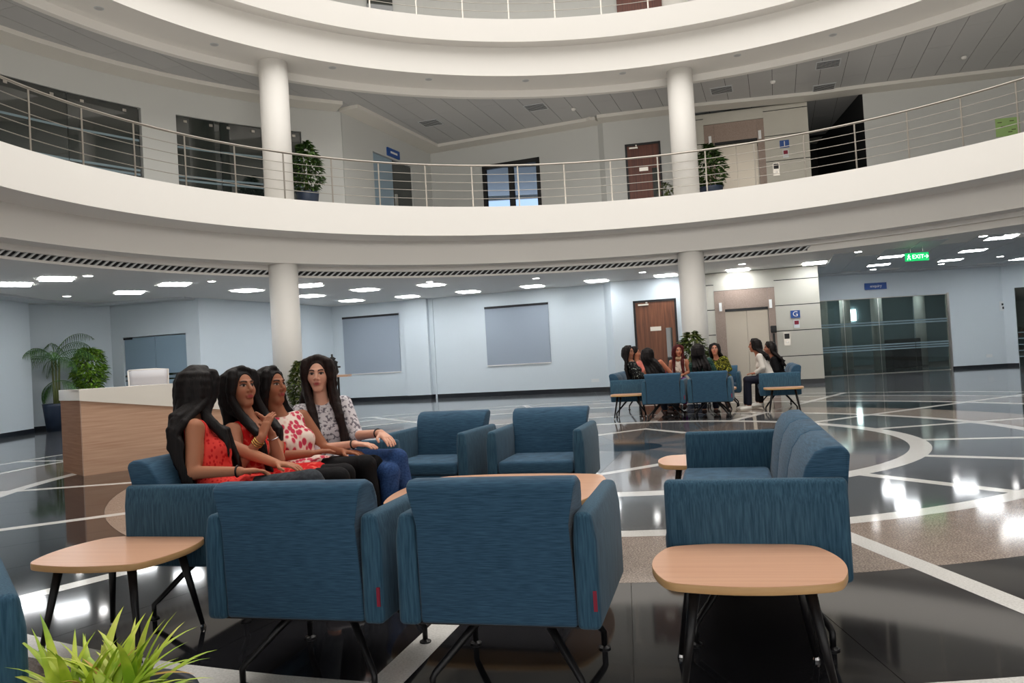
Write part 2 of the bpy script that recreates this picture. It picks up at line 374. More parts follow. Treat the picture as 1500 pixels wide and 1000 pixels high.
# glass entrance on the right: tinted panes with frosted bands, dark room behind
gl = sempty('window_1', (*WH.p1, 0), WH.a); g0 = max(.1, h0-.3); gw = (h1-g0)/4
for i in range(4):
    pn = MB().box(g0+gw*i+.008, g0+gw*(i+1)-.008, .05, .062, .02, 2.53).build('glass_pane', M['glass_tint'], gl)
    for zz in (.78, .86, .94, 1.62, 1.70):
        MB().box(g0+gw*i+.01, g0+gw*(i+1)-.01, .045, .049, zz, zz+.045).build('frosted_stripe', M['frost'], gl)
MB().box(g0, h1, .03, .1, 2.53, 2.58).box(g0, h1, .03, .1, 0, .02).box(h1-.05, h1+.02, -.01, .12, 0, 2.58).build('frame', M['steel'], gl)
gl2 = sempty('window_2', (16.5, 26.3, 0), math.atan2(-3.8, 4.0))
MB().box(.35, 4.5, .05, .06, 0, 2.6).build('glass_pane', M['glass_tint'], gl2)
for k, (x, y) in enumerate(((12.1, 30.5), (13.2, 31.0), (13.6, 29.2), (16.4, 31.5), (19.5, 29.0))):
    struct(MB().lathe([(.2, 0), (.2, 3.41)], 24, (x, y)).build('column', M['white'], smooth=True))
wall('wall_inner', (9.4, 26.6), (9.4, 35), 0, 3.41, M['wall_up']); wall('wall_inner', (9.4, 34.9), (22, 34.9), 0, 3.41, M['frost'])
inn = sempty('inner_hall_fittings')
for x, y in ((11, 28.5), (14, 28.5), (12.5, 31), (15.5, 31), (11, 33), (14, 33.5), (17.5, 29), (17.5, 32.5), (19, 31)): MB().box(x-.3, x+.3, y-.3, y+.3, 3.395, 3.405).build('ceiling_panel', M['inner_glow'], inn)
MB().box(14.6, 15.7, 30.2, 31.0, 0, 1.1).build('counter', M['dark'], inn, bevel=.03); MB().box(15.1, 15.3, 34.8, 34.88, 2.0, 2.5).build('lit_opening', M['panel_glow'], inn)
for zz in (.3, .5, .7, .9, 1.1): MB().box(.36, 4.5, .04, .048, zz, zz+.03).build('frosted_stripe', M['frost'], gl2)
# frosted double door on the left
dl = sempty('door_1', (*WC.p1, 0), WC.a); mid = (sa+sb)/2
for a, b in ((sa+.02, mid-.006), (mid+.006, sb-.02)):
    lf = MB().box(a, b, .04, .052, .01, 2.42).build('door_leaf', M['door_glass'], dl)
for a in (mid-.09, mid+.04): MB().box(a, a+.05, .0, .04, .95, 1.15).build('handle', M['dark'], dl)
MB().box(sa, sa+.3, .02, .06, 2.38, 2.43).build('patch_fitting', M['dark'], dl)
MB().box(sa, sb, .036, .04, 1.3, 1.36).box(sa, sb, .036, .04, 1.18, 1.22).build('etched_band', M['glass_dark'], dl)
MB().box(sa-.2, sb+.2, .6, .62, 0, 3.4).build('room_partition', M['wall'], dl)
# roller blinds
bn = 0
for pts, lab in ((((502, 467), (584, 462), (507, 548), (587, 543)), 'grey roller blind left of the pilaster, lowered over a window'), (((710, 452), (803, 447), (716, 535), (807, 530)), 'grey roller blind right of the pilaster, lowered over a window')):
    (sA, zA), (sB, zB) = WE.sz(*pts[0]), WE.sz(*pts[1]); _, zC = WE.sz(*pts[2])
    t = thing('roller_blind', lab, 'blind', (*WE.pt(0), 0), WE.a)
    MB().box(sA, sB, -.03, -.02, zC, zA).build('blind_fabric', M['blind'], t)
    MB().box(sA, sB, -.055, -.005, zA-.02, zA+.05).build('cassette', M['gap'], t)
    MB().box(sA, sB, -.04, -.012, zC-.03, zC).build('bottom_bar', M['white'], t)
def wood_door(name, W, s0, s1, z0, z1, m, e):
    MB().box(s0, s0+.06, -.02, .12, z0, z1).box(s1-.06, s1, -.02, .12, z0, z1).box(s0, s1, -.02, .12, z1-.06, z1).build('door_frame', M['dark'], e)
    lf = MB().box(s0+.06, s1-.06, .02, .06, z0+.01, z1-.06).build('door_leaf', m, e)
    w = s1-s0
    MB().box(s0+w*.73, s0+w*.87, .005, .02, z0+.55, z0+(z1-z0)*.68).build('vision_panel', M['glass_dark'], e)
    MB().box(s0+w*.37, s0+w*.62, .008, .02, z0+(z1-z0)*.655, z0+(z1-z0)*.70).build('name_plate', M['steel'], e)
    MB().box(s0+w*.12, s0+w*.36, -.05, .02, z1-.16, z1-.11).box(s0+w*.3, s0+w*.34, -.09, -.03, z1-.1, z1-.06).build('door_closer', M['steel'], e)
    MB().tube([(s0+w*.9, -.02, z0+1.0), (s0+w*.9, -.05, z0+1.0), (s0+w*.8, -.05, z0+1.0)], .012).build('door_handle', M['steel'], e)
wood_door('door_2', WG, d0, d1, 0, dz, M['door'], sempty('door_2', (*WG.p1, 0), WG.a))
# lift lobby front, both storeys
LP1, LP2 = (5.25, 23.62), (8.95, 22.68); WL = Wall(LP1, LP2)
s_g0, _ = WL.sz(1048, 470); s_g1, _ = WL.sz(1137, 470); s_d0, zd = WL.sz(1062, 453); s_d1, _ = WL.sz(1125, 449)
def lift(name, zb, zt, letter):
    e = sempty(name, (*LP1, 0), WL.a)
    top = zb+zd
    gt = zb+2.86
    MB().box(0, s_g0-.01, .03, .3, zb, zt).box(s_g1+.01, WL.L, .03, .3, zb, zt).box(s_g0-.02, s_g1+.02, .03, .3, top, zt).build('backing', M['gap'], e)
    js = [zb+.12] + [zb+.82+.745*k for k in range(4)] + [zt]
    for z0, z1 in zip(js[:-1], js[1:]):
        if z1-z0 < .05: continue
        MB().box(0, s_g0, 0, .03, z0+.012, z1-.012).build('stone_panel', M['cladding'], e)
        MB().box(s_g1, WL.L, 0, .03, z0+.012, z1-.012).build('stone_panel', M['cladding'], e)
    MB().box(s_g0+.001, s_g1-.001, 0, .03, gt+.012, zt-.012).build('stone_panel', M['cladding'], e)
    for (a, b, z0, z1) in ((s_g0, s_d0, zb, gt), (s_d1, s_g1, zb, gt), (s_d0, s_d1, top, gt)):
        MB().box(a+.002, b-.002, -.012, .03, z0, z1).build('granite_panel', M['granite'], e)
    MB().box(0, s_g0, -.01, 0, zb, zb+.12).box(s_g1, WL.L, -.01, .0, zb, zb+.12).build('skirting', M['skirting'], e)
    m2 = (s_d0+s_d1)/2
    MB().box(s_d0, m2-.003, .12, .15, zb, top-.04).build('lift_door_leaf', M['lift_steel'], e); MB().box(m2+.003, s_d1, .12, .15, zb, top-.04).build('lift_door_leaf', M['lift_steel'], e)
    MB().box(s_d0, s_d1, .0, .16, top-.07, top).build('lintel', M['gap'], e)
    for s in (s_g0+.17, s_g1-.13): MB().box(s-.04, s+.04, -.06, -.012, top-.05, top+.2).build('hall_lantern', M['sign_white'], e)
    MB().box(WL.L-.02, WL.L, .3, 3.6, zb, zt).build('side_wall', M['wall'], e)
    sg, zg = WL.sz(1165, 460)
    t = thing('floor_number_sign', ('blue square sign with white letter G beside the ground lift' if letter == 'G' else 'blue square sign with white number 1 beside the upper lift'), 'sign', (*WL.pt(0), zb), WL.a)
    MB().box(sg-.13, sg+.13, -.02, 0, zg-.11, zg+.11).build('sign_plate', M['sign_blue'], t)
    text('lettering', letter, .21, M['sign_white'], t, (sg, -.024, zg), (PI/2, 0, 0))
    t = thing('notice_plate', ('small photo notice under the letter G sign' if letter == 'G' else 'small notice under the number 1 sign'), 'notice', (*WL.pt(0), zb), WL.a)
    MB().box(sg-.06, sg+.10, -.012, 0, zg-.40, zg-.17).build('plate', M['paper'], t); MB().box(sg-.04, sg+.08, -.015, -.012, zg-.3, zg-.19).build('print', M['red_tag'], t)
    sc_, zc = WL.sz(1153, 496)
    t = thing('lift_call_panel', ('steel lift call panel with dark screen beside the ground lift' if letter == 'G' else 'steel lift call panel with dark screen beside the upper lift'), 'call panel', (*WL.pt(0), zb), WL.a)
    MB().box(sc_-.09, sc_+.09, -.02, 0, zc-.2, zc+.18).build('plate', M['steel'], t); MB().box(sc_-.07, sc_+.07, -.025, -.02, zc+.0, zc+.15).build('screen', M['dark'], t)
    MB().lathe([(.02, 0), (.02, .01)], 12).build('button', M['sign_white'], t).matrix_local = Matrix.Translation((sc_, -.02, zc-.1)) @ Matrix.Rotation(PI/2, 4, 'X')
lift('wall_lift', 0, 3.41, 'G'); lift('wall_lift', Z1, 8.2, '1')
s_, z_ = WL.sz(1133, 482); t = thing('card_reader', 'black camera and card reader box on the granite right of the lift door', 'card reader', (*WL.pt(0), 0), WL.a)
MB().box(s_-.08, s_+.08, -.12, -.013, z_-.1, z_+.1).build('housing', M['dark'], t, bevel=.015); MB().box(s_-.03, s_+.03, -.05, -.013, z_-.45, z_-.12).build('conduit', M['dark'], t)

# ---------------------------------------------------------------- first floor walls
def arc_wall(name, r, a0, a1, z0, z1, m, opens=(), n=60, th=.15):
    e = sempty(name); mb = MB()
    for i in range(n):
        b0 = a0+(a1-a0)*i/n; b1 = a0+(a1-a0)*(i+1)/n; zs = [(z0, z1)]
        for (c0, c1, zt) in opens:
            if c0-1e-6 <= (b0+b1)/2 <= c1+1e-6: zs = [(zt, z1)]
        for za_, zb_ in zs:
            mb.prism([(1+q*math.sin(b), 10+q*math.cos(b)) for q, b in ((r, b0), (r, b1), (r+th, b1), (r+th, b0))], za_, zb_)
    mb.build('wall_surface', m, e); return e
def arc_px(x, y, r):
    d = ray(x, y); lo, hi = 5., 40.
    for _ in range(50):
        t = (lo+hi)/2
        if math.hypot(d[0]*t-1, d[1]*t-10) < r: lo = t
        else: hi = t
    return math.atan2(d[0]*t-1, d[1]*t-10), H_EYE+d[2]*t
R1 = 12.35
aA, zA_ = arc_px(204, 157, R1); aB, zB_ = arc_px(259, 168, R1); aC, zC_ = arc_px(443, 192, R1)
ZT = (zA_+zB_)/2
arc_wall('wall_upper_left', R1, -2.2, -.443, Z1, 8.43, M['wall_up'], [(-2.0, aA, ZT), (aB, aC, ZT)], 240)
def arc_glass(name, a0, a1, k):
    e = sempty(name)
    for i in range(k):
        b0 = a0+(a1-a0)*i/k; b1 = a0+(a1-a0)*(i+1)/k-.0012
        MB().prism([(1+q*math.sin(b), 10+q*math.cos(b)) for q, b in ((R1+.06, b0), (R1+.06, b1), (R1+.072, b1), (R1+.072, b0))], Z1+.01, ZT-.005).build('glass_pane', M['glass_dark'], e)
        for f_ in (.2, .8):
            b = b0+(b1-b0)*f_
            MB().box(-.04, .04, -.015, .0, -.03, .03).build('patch_fitting', M['steel'], e).matrix_local = Matrix.Translation((1+(R1+.05)*math.sin(b), 10+(R1+.05)*math.cos(b), ZT-.12)) @ Matrix.Rotation(-b, 4, 'Z')
        for zz in (Z1+.95, Z1+1.05, Z1+1.75):
            MB().prism([(1+q*math.sin(b), 10+q*math.cos(b)) for q, b in ((R1+.052, b0), (R1+.052, b1), (R1+.056, b1), (R1+.056, b0))], zz, zz+.05).build('frosted_stripe', M['frost'], e)
arc_glass('window_3', -2.0, aA, 9); arc_glass('window_4', aB, aC, 3)
P5, P6, P7 = (-4.28, 21.2), (-2.36, 25.95), (2.97, 23.78)
w5 = Wall(P5, P6); u0, uz = w5.sz(546, 221); u1, uz1 = w5.sz(603, 243)
W5 = wall('wall_upper_back', P5, P6, Z1, 8.43, M['wall_up'], [(u0, u1, Z1, uz)])
e = sempty('door_3', (*P5, 0), W5.a)
MB().box(u0, u0+(u1-u0)*.5, .05, .062, Z1+.01, uz-.02).build('door_leaf', M['door_glass'], e); MB().box(u0+(u1-u0)*.5+.01, u1, .05, .062, Z1+.01, uz-.02).build('door_leaf', M['glass_dark'], e)
MB().box(u0+(u1-u0)*.52, u0+(u1-u0)*.56, -.02, .04, Z1+.7, Z1+1.4).build('handle', M['steel'], e)
w6 = Wall(P6, P7); b0, bz = w6.sz(706, 243); b1, bz1 = w6.sz(790, 233)
W6 = wall('wall_upper_back', P6, P7, Z1, 8.43, M['wall_up'], [(b0, b1, Z1, bz)])
e = sempty('window_5', (*P6, 0), W6.a); bm_ = (b0+b1)/2
MB().box(b0, b0+.12, -.02, .1, Z1, bz).box(b1-.12, b1, -.02, .1, Z1, bz).box(bm_-.08, bm_+.08, -.02, .1, Z1, bz).box(b0, b1, -.02, .1, bz-.14, bz).build('window_frame', M['dark'], e)
wg = mat('window_glass', (.8, .9, 1), .02, Transmission_Weight=1.0, IOR=1.05)
for a, b in ((b0+.12, bm_-.08), (bm_+.08, b1-.12)): MB().box(a, b, .04, .046, Z1, bz-.14).build('glass_pane', wg, e)
wall('wall_upper_back', P7, (3.1, 23.55), Z1, 8.43, M['wall_up'])
w8 = Wall((3.1, 23.55), (5.3, 23.1)); e0, ez = w8.sz(915, 212); e1, _ = w8.sz(967, 206)
W8 = wall('wall_upper_back', (3.1, 23.55), (5.3, 23.1), Z1, 8.43, M['wall_up'], [(e0, e1, Z1, ez)])
wood_door('door_4', W8, e0, e1, Z1, ez, M['door_up'], sempty('door_4', (3.1, 23.55, 0), W8.a))
k0 = (10.35, 22.2); wall('wall_upper_right', k0, (14.6, 21.3), Z1, 8.43, M['wall_up']); wall('wall_upper_right', (14.6, 21.3), (21, 19), Z1, 8.43, M['wall_up'])
wall('wall_upper_right', (8.96, 22.7), (9.8, 28), Z1, 8.43, M['dark']); wall('wall_upper_right', (11.3, 28), k0, Z1, 8.43, M['dark']); wall('wall_upper_right', (9.6, 28), (11.5, 28), Z1, 8.43, M['dark'])  # unlit corridor: its shade is put into the dark wall colour
# bulkhead border round the first floor ceiling
bp = [(-9.6, 15.9)]+[(1+R1*math.sin(a), 10+R1*math.cos(a)) for a in np.linspace(-1.5, -.443, 14)][1:]
border('trim_4', [(1+R1*math.sin(a), 10+R1*math.cos(a)) for a in np.linspace(-1.9, -.46, 20)], 8.15, .10, .62, M['soffit'])
border('trim_5', [P5, P6, P7, (3.1, 23.6), (5.3, 23.12), (8.9, 22.6), k0, (14.6, 21.3), (21, 19)], 8.15, .10, .6, M['soffit'])
# ceiling planks
def planks(name, z, ok, x0, x1, y0, y1, L=2.4, W_=.6, lim=295, ang=-.325, rmin=11.06, pm='plank'):
    e = sempty(name); c, s = math.cos(ang), math.sin(ang); n = 0
    base = MB()
    for i in range(-60, 60):
        for j in range(-20, 30):
            u = i*W_; v = j*L + (L/2 if i % 2 else 0)
            cx, cy = u*c - v*s, u*s + v*c
            if not (x0 < cx < x1 and y0 < cy < y1) or not ok(cx, cy): continue
            full = all(rin(cx+p*c-q*s, cy+p*s+q*c) > rmin for p in (-W_/2, W_/2) for q in np.linspace(-L/2, L/2, 5))
            rows = []
            for q in ((-L/2+.004, L/2-.004) if full else np.linspace(-L/2+.004, L/2-.004, 25)):
                ps = [p for p in np.linspace(-W_/2+.006, W_/2-.006, 13) if full or rin(cx+p*c-q*s, cy+p*s+q*c) > rmin]
                if len(ps) > 1: rows.append((q, ps[0], ps[-1]))
            if len(rows) < 2: continue
            poly = [(cx+a*c-q*s, cy+a*s+q*c) for q, a, b in rows] + [(cx+b*c-q*s, cy+b*s+q*c) for q, a, b in rows[::-1]]
            if n < lim: MB().prism(poly, z-.012, z).build('ceiling_plank', M[pm], e)
            else: base.prism(poly, z-.012, z)
            n += 1
    if base.v: base.build('ceiling_planks', M['plank'], e)['kind'] = 'stuff'
    return n
def rin(x, y): a = math.atan2(x-RC[0], y-RC[1]); return math.hypot(x-RC[0], y-RC[1])/Rm(a)
_n1 = planks('ceiling', 8.258, lambda x, y: rin(x, y) > 9.95 and (x > -4.3 or math.hypot(x-1, y-10) < 13.2), -13, 17, 11, 27)
struct(ring('ceiling_joint_backing', [(11.15, 8.259), (11.15, 8.2605), (19, 8.2605), (19, 8.259)], M['gap'], -1.6, 1.6, 100))
_n2 = planks('ceiling', 3.411, lambda x, y: rin(x, y) > 12.2 and not (8.2 < x < 9.4 and y > 22.0), 8.0, 20, 12, 26.0, rmin=11, pm='ceil')
print('planks', _n1, _n2)
e = sempty('ceiling_vents')
for (x, y) in ((785, 157), (631, 180), (1057, 132), (1213, 94), (1207, 128)):
    p = on_z(x, y, 8.24); o = MB().box(-.3, .3, -.3, .3, -.01, .0).build('ceiling_grille', M['ceil'], e); o.location = (p.x, p.y, 8.244); o.rotation_euler = (0, 0, -.325)
    for k in range(5): 
        s = MB().box(-.27, .27, -.02, .02, -.016, -.01).build('grille_slot', M['gap'], o); s.location = (0, -.2+.1*k, 0)
for i, (x, y) in enumerate(((840, 159), (1132, 119), (1412, 83))):
    p = on_z(x, y, 8.24); t = thing('smoke_detector', ('white domed smoke detector on upper ceiling left of the right column', 'white domed smoke detector on upper ceiling above the lift', 'white domed smoke detector on upper ceiling far right')[i], 'smoke detector', (p.x, p.y, 8.244))
    MB().lathe([(.07, 0), (.07, -.03), (.05, -.06), (.02, -.07)], 20).build('housing', M['white'], t, True)
# second floor walls
arc_wall('wall_top', 13.0, -PI, PI, Z2, 13.21, M['wall_up'], (), 160)
e = sempty('door_5'); 
for (xa, xb, yt, m) in ((903, 969, -130, M['door_up']), (538, 575, -120, M['glass_dark'])):
    a0, _ = arc_px(xa, 5, 12.9); a1, _ = arc_px(xb, 5, 12.9)
    MB().prism([(1+q*math.sin(b), 10+q*math.cos(b)) for q, b in ((12.92, a0), (12.92, a1), (12.99, a1), (12.99, a0))], Z2, Z2+2.3).build('door_leaf', m, e)
# outer shell (mostly out of view) with an opening behind the upper window
for nm, a, b, z0, z1 in (('wall_shell', (-17, -9), (-17, 36), 0, 14.5), ('wall_shell', (-17, 36), (-5, 36), 0, 14.5), ('wall_shell', (6, 36), (23, 36), 0, 14.5), ('wall_shell', (-5, 36), (6, 36), 0, 4.9), ('wall_shell', (-5, 36), (6, 36), 8.5, 14.5),
                         ('wall_shell', (23, 36), (23, -9), 0, 14.5), ('wall_shell', (23, -9), (-17, -9), 0, 14.5)):
    wall(nm, a, b, z0, z1, M['wall_up'])

# ---------------------------------------------------------------- lights in the ground ceiling
ORD = 'first second third fourth fifth sixth seventh eighth ninth tenth eleventh twelfth thirteenth fourteenth fifteenth sixteenth seventeenth eighteenth nineteenth twentieth twenty-first twenty-second'.split()
PAN = [(22, 416), (83, 408), (190, 428), (256, 416), (362, 425), (450, 418), (455, 433), (515, 440), (535, 424), (597, 434), (632, 417), (686, 427), (780, 419), (874, 411), (975, 403), (1081, 395), (1193, 385), (1305, 375), (1287, 387), (1392, 380), (1425, 366), (1466, 347)]
for i, (x, y) in enumerate(sorted(PAN)):
    p = on_z(x, y, 3.41)
    side = 'on the left side of the hall' if x < 300 else ('over the middle of the back wall' if x < 900 else 'on the right side of the hall')
    t = thing('ceiling_light', 'square white LED ceiling panel, %s from the left' % ORD[i], 'ceiling light', (p.x, p.y, 3.398), -.325 if x > 300 else .6, 'square ceiling lights')
    MB().box(-.32, .32, -.32, -.30, -.012, .0).box(-.32, .32, .30, .32, -.012, 0).box(-.32, -.30, -.3, .3, -.012, 0).box(.30, .32, -.3, .3, -.012, 0).build('frame', M['white'], t)
    MB().box(-.3, .3, -.3, .3, -.008, -.004).build('diffuser', M['panel_glow'], t)
for (x, y) in ((-11, 12.5), (-9.6, 10), (14, 17.5), (15, 14), (13, 11), (-3, -2.6), (4, -2.6), (.5, -2.6), (-6, -2), (7.5, -2), (-4, 0.2-2.2), (16, 24.3), (14.6, 21.2), (17.6, 21.5)):          # unseen panels, most added as extra light for the foreground and right wall
    t = thing('ceiling_light', 'unseen square white LED ceiling panel, many of them added as fill', 'ceiling light', (x, y, 3.398), 0, 'unseen square ceiling lights, mostly added')
    MB().box(-.32, .32, -.32, .32, -.006, 0).build('frame', M['white'], t); MB().box(-.3, .3, -.3, .3, -.01, -.006).build('diffuser', M['panel_glow'], t)
for i, (x, y) in enumerate(((98, 433), (129, 403), (310, 411), (467, 414), (629, 412), (785, 407), (941, 398), (1087, 386), (1257, 368), (1279, 394), (1379, 386), (1440, 345), (1465, 375))):
    p = on_z(x, y, 3.41); side = 'left of the left column' if x < 400 else ('between the two columns' if x < 1000 else 'right of the right column')
    t = thing('downlight', 'small round lit downlight in the ground floor ceiling, %s from the left' % ORD[i], 'downlight', (p.x, p.y, 3.40), 0, 'round lit downlights')
    MB().lathe([(.11, .011), (.11, -.006), (.085, -.006)], 20).build('trim_ring', M['white'], t); MB().lathe([(.085, -.003), (.085, -.009)], 20).build('lamp', M['down_glow'], t)
for i, (x, y) in enumerate(((145, 12), (314, 65), (487, 99), (628, 116), (770, 118), (912, 107), (1080, 81), (1220, 51))):
    p = on_z(x, y, 8.405); t = thing('downlight', 'unlit round downlight in the soffit under the top balcony, %s from the left' % ORD[i], 'downlight', (p.x, p.y, 8.404), 0, 'unlit soffit downlights')
    MB().lathe([(.09, 0), (.09, -.008), (.07, -.008)], 20).build('trim_ring', M['ceil'], t); MB().lathe([(.068, -.004), (.068, -.009)], 20).build('lamp', M['plank'], t)

# ---------------------------------------------------------------- balcony railings
def railing(z, label, a_from, step, n, cnt):
    t = thing('balcony_railing', label, 'railing', (RC[0], RC[1], z)); off = Vector((RC[0], RC[1], z))
    aa = np.linspace(-1.95, 1.95, 190)
    def loop(r, zz, rad, nm, k=8):
        MB().tube([Vector(rp(r, a, z+zz))-off for a in aa], rad, k).build(nm, M['rail_steel'], t, True)
    loop(9.49, 1.02, .025, 'handrail')
    for zz in (.2, .4, .6, .8): loop(9.49, zz, .008, 'rail', 5)
    for i in range(-cnt, cnt+1):
        tt = (i-10)/10.; a = a_from+i*step
        if 0 <= i <= 20: a += -.0463*tt*tt-.0539*tt**3
        elif i < 0: a += -.0463+.0539 + (i)*.0
        else: a += -.0463-.0539
        if abs(a) > 1.95: continue
        p = Vector(rp(9.49, a, z))-off; tn = Vector((math.cos(a), -math.sin(a), 0))*.016; nn = Vector((math.sin(a), math.cos(a), 0))*.005
        po = MB().prism([(p+s*tn+q*nn).to_2d() for s, q in ((-1, -1), (1, -1), (1, 1), (-1, 1))], 0, 1.0)
        po.build('post', M['rail_steel'], t)
railing(Z1, 'curved stainless steel railing round the first floor balcony', -1.2921, .1226, 9.49, 26)
railing(Z2, 'curved stainless steel railing round the second floor balcony, at the top edge', -1.2921, .1226, 9.49, 26)

# ---------------------------------------------------------------- signs
p = at(1343, 376, 19.3); t = thing('exit_sign', 'green illuminated exit sign with running figure and arrow hanging from the ceiling', 'exit sign', (p.x, p.y, p.z), -.05)
MB().box(-.28, .28, -.02, .02, -.1, .1).build('sign_box', M['exit_green'], t); MB().tube([(-.15, 0, .1), (-.15, 0, 3.41-p.z)], .006).tube([(.15, 0, .1), (.15, 0, 3.41-p.z)], .006).build('hanger', M['steel'], t)
text('lettering', 'EXIT', .14, M['exit_white'], t, (.02, -.024, 0), (PI/2, 0, 0)); text('arrow', '\u2192', .16, M['exit_white'], t, (.215, -.024, 0), (PI/2, 0, 0))
MB().lathe([(.014, 0), (.014, .006)], 10).build('pictogram_head', M['exit_white'], t).matrix_local = Matrix.Translation((-.2, -.022, .055)) @ Matrix.Rotation(PI/2, 4, 'X')
MB().tube([(-.2, -.024, .04), (-.205, -.024, 0), (-.23, -.024, -.03), (-.235, -.024, -.07)], .009, 5).tube([(-.205, -.024, 0), (-.18, -.024, -.03), (-.17, -.024, -.07)], .009, 5).tube([(-.235, -.024, .02), (-.2, -.024, .03), (-.165, -.024, .01)], .007, 5).build('pictogram', M['exit_white'], t)
sgn, zg = WH.sz(1282, 419); t = thing('hall_sign', 'small blue sign with white lettering above the tinted glass entrance', 'sign', (*WH.pt(0), 0), WH.a)
MB().box(sgn-.36, sgn+.36, -.05, 0, zg-.11, zg+.11).build('sign_box', M['sign_blue'], t); text('lettering', 'enquiry', .13, M['sign_white'], t, (sgn, -.054, zg), (PI/2, 0, 0))
sgn, zg = W5.sz(575, 225); t = thing('hall_sign', 'small blue sign above the upper glass door', 'sign', (*P5, 0), W5.a)
MB().box(sgn-.35, sgn+.35, -.05, 0, zg-.12, zg+.12).build('sign_box', M['sign_blue'], t); MB().box(sgn-.2, sgn+.2, -.054, -.05, zg-.03, zg+.03).build('lettering', M['sign_white'], t)
wr = Wall(k0, (14.6, 21.3)); sp, zp = wr.sz(1476, 186)
t = thing('poster', 'pale green paper poster on the wall at the right end of the upper balcony', 'poster', (*k0, 0), wr.a)
MB().box(sp-.3, sp+.3, -.012, 0, zp-.25, zp+.25).build('sheet', M['paper_green'], t)
for i, (a, b) in enumerate(((-.2, .14), (-.12, .02), (.1, .16), (.14, -.08), (.05, -.14))): MB().box(sp+a-.05, sp+a+.06, -.014, -.012, zp+b-.012, zp+b+.012).build('print', M['stem'], t)
sp, zp = WH.sz(1470, 448); t = thing('wall_notice', 'small white notice with dark print on the wall right of the glass entrance', 'notice', (*WH.pt(0), 0), WH.a)
MB().box(sp-.14, sp+.14, -.012, 0, zp-.16, zp+.16).build('sheet', M['paper'], t); MB().box(sp-.05, sp+.06, -.015, -.012, zp-.1, zp-.02).box(sp-.07, sp-.01, -.015, -.012, zp+.02, zp+.09).build('print', M['dark'], t)
for (x, y, lab) in ((1449, 521, 'white wall socket low on the wall right of the glass entrance'),):
    sp, zp = WH.sz(x, y); t = thing('wall_socket', lab, 'socket', (*WH.pt(0), 0), WH.a); MB().box(sp-.1, sp+.1, -.015, 0, zp-.05, zp+.05).build('plate', M['paper'], t)
sp, zp = WE.sz(872, 557); t = thing('wall_socket', 'white wall socket low on the back wall left of the corner', 'socket', (*WE.pt(0), 0), WE.a); MB().box(sp-.12, sp+.12, -.015, 0, zp-.05, zp+.05).build('plate', M['paper'], t)
# ---------------------------------------------------------------- lounge seating
def seat_unit(kind, label, L, group):
    """local frame: x across, y forward (the way a sitter faces), origin on the floor"""
    t = thing(kind, label, 'sofa' if L > 1 else 'armchair', group=group); h = L/2; at_ = .085
    # arms: full side panels, thinner and leaning in towards the top
    for s in (-1, 1):
        x0, x1 = (h-at_, h)
        mb = MB(); zs = [(.29, x0, x1), (.60, x0, x1), (.70, x0+.008, x1-.016)]
        v = []; 
        for z, a, b in zs:
            for y in (-.355, .36): 
                for x in (a, b): v.append((s*x, y, z))
        f = [(0, 1, 3, 2), (8, 10, 11, 9)]
        for k in (0, 1):
            o = 4*k; f += [(o, o+4, o+5, o+1), (o+1, o+5, o+7, o+3), (o+3, o+7, o+6, o+2), (o+2, o+6, o+4, o)]
        if s < 0: f = [q[::-1] for q in f]
        mb.add(v, f); mb.build('arm', M['blue_v'], t, bevel=.022, seg=4)
    # back: thick, rounded at the top front, slightly wider above the arms
    k = 3 if L > 1 else 1; w = (2*h-2*at_+.004)
    prof = [(-.345, .295), (-.366, .66), (-.378, .785), (-.37, .81), (-.345, .822), (-.29, .82), (-.245, .80), (-.205, .74), (-.18, .65), (-.155, .47), (-.15, .30)]
    for i in range(k):
        xa = -w/2+w*i/k; xb = -w/2+w*(i+1)/k; mb = MB(); n = len(prof); v = []; gap = .004
        for x, e_ in ((xa, i == 0), (xb, i == k-1)):
            for y, z in prof:
                xx = x + ((-1 if x == xa else 1)*(.022 if z > .7 else 0) if e_ else (gap if x == xa else -gap)); v.append((xx, y, z))
        f = [tuple(range(n)), tuple(range(n, 2*n))[::-1]] + [(q, n+q, n+(q+1) % n, (q+1) % n) for q in range(n)]
        mb.add(v, f); mb.build('back_cushion' if k > 1 else 'backrest', M['blue'], t, bevel=.016, seg=3)
    MB().box(-w/2+.003, w/2-.003, -.16, .36, .30, .375).build('seat_base', M['blue'], t, bevel=.012)
    MB().box(-w/2+.004, w/2-.004, -.15, .372, .378, .475).build('seat_cushion', M['blue'], t, bevel=.03, seg=4)
    MB().box(-h+.03, h-.03, -.32, .33, .287, .293).build('base_plate', M['gap'], t)
    tg = MB().box(h-.022, h-.009, -.359, -.3535, .36, .43); tg.build('fabric_tag', M['red_tag'], t)
    for sx in (-1, 1):
        for sy in (-1, 1):
            xi = sx*(h-.28 if L > 1 else .10); xo = sx*(h-.09); yi = sy*.10; yo = sy*.27
            lg = MB().tube([(xi, yi, .28), (xi*.55+xo*.45, yi*.55+yo*.45, .19), (xo*.97, yo*.97, .085), (xo, yo, .07), (xo, yo, .012)], [.017, .016, .014, .013, .012], 8).build('leg', M['black_metal'], t, True)
            MB().lathe([(.026, 0), (.026, .006), (.012, .014)], 14, (xo, yo)).build('glide', M['black_metal'], lg)
    return t
RG = math.radians(-14.3)
def place(o, x, y, rz): o.location = (x, y, 0); o.rotation_euler = (0, 0, rz)
ch = seat_unit('armchair', 'blue armchair seen from behind, left of the two in the foreground', .75, 'blue armchairs of the near seating group')
cR = Vector((.97, -.247)); cF = Vector((.247, .97))
place(ch, -.895+cF.x*.36, 3.0+cF.y*.36, RG)
dup(ch, (-.115+cF.x*.365, 2.80+cF.y*.365, 0), RG, 'blue armchair seen from behind, right of the two in the foreground')
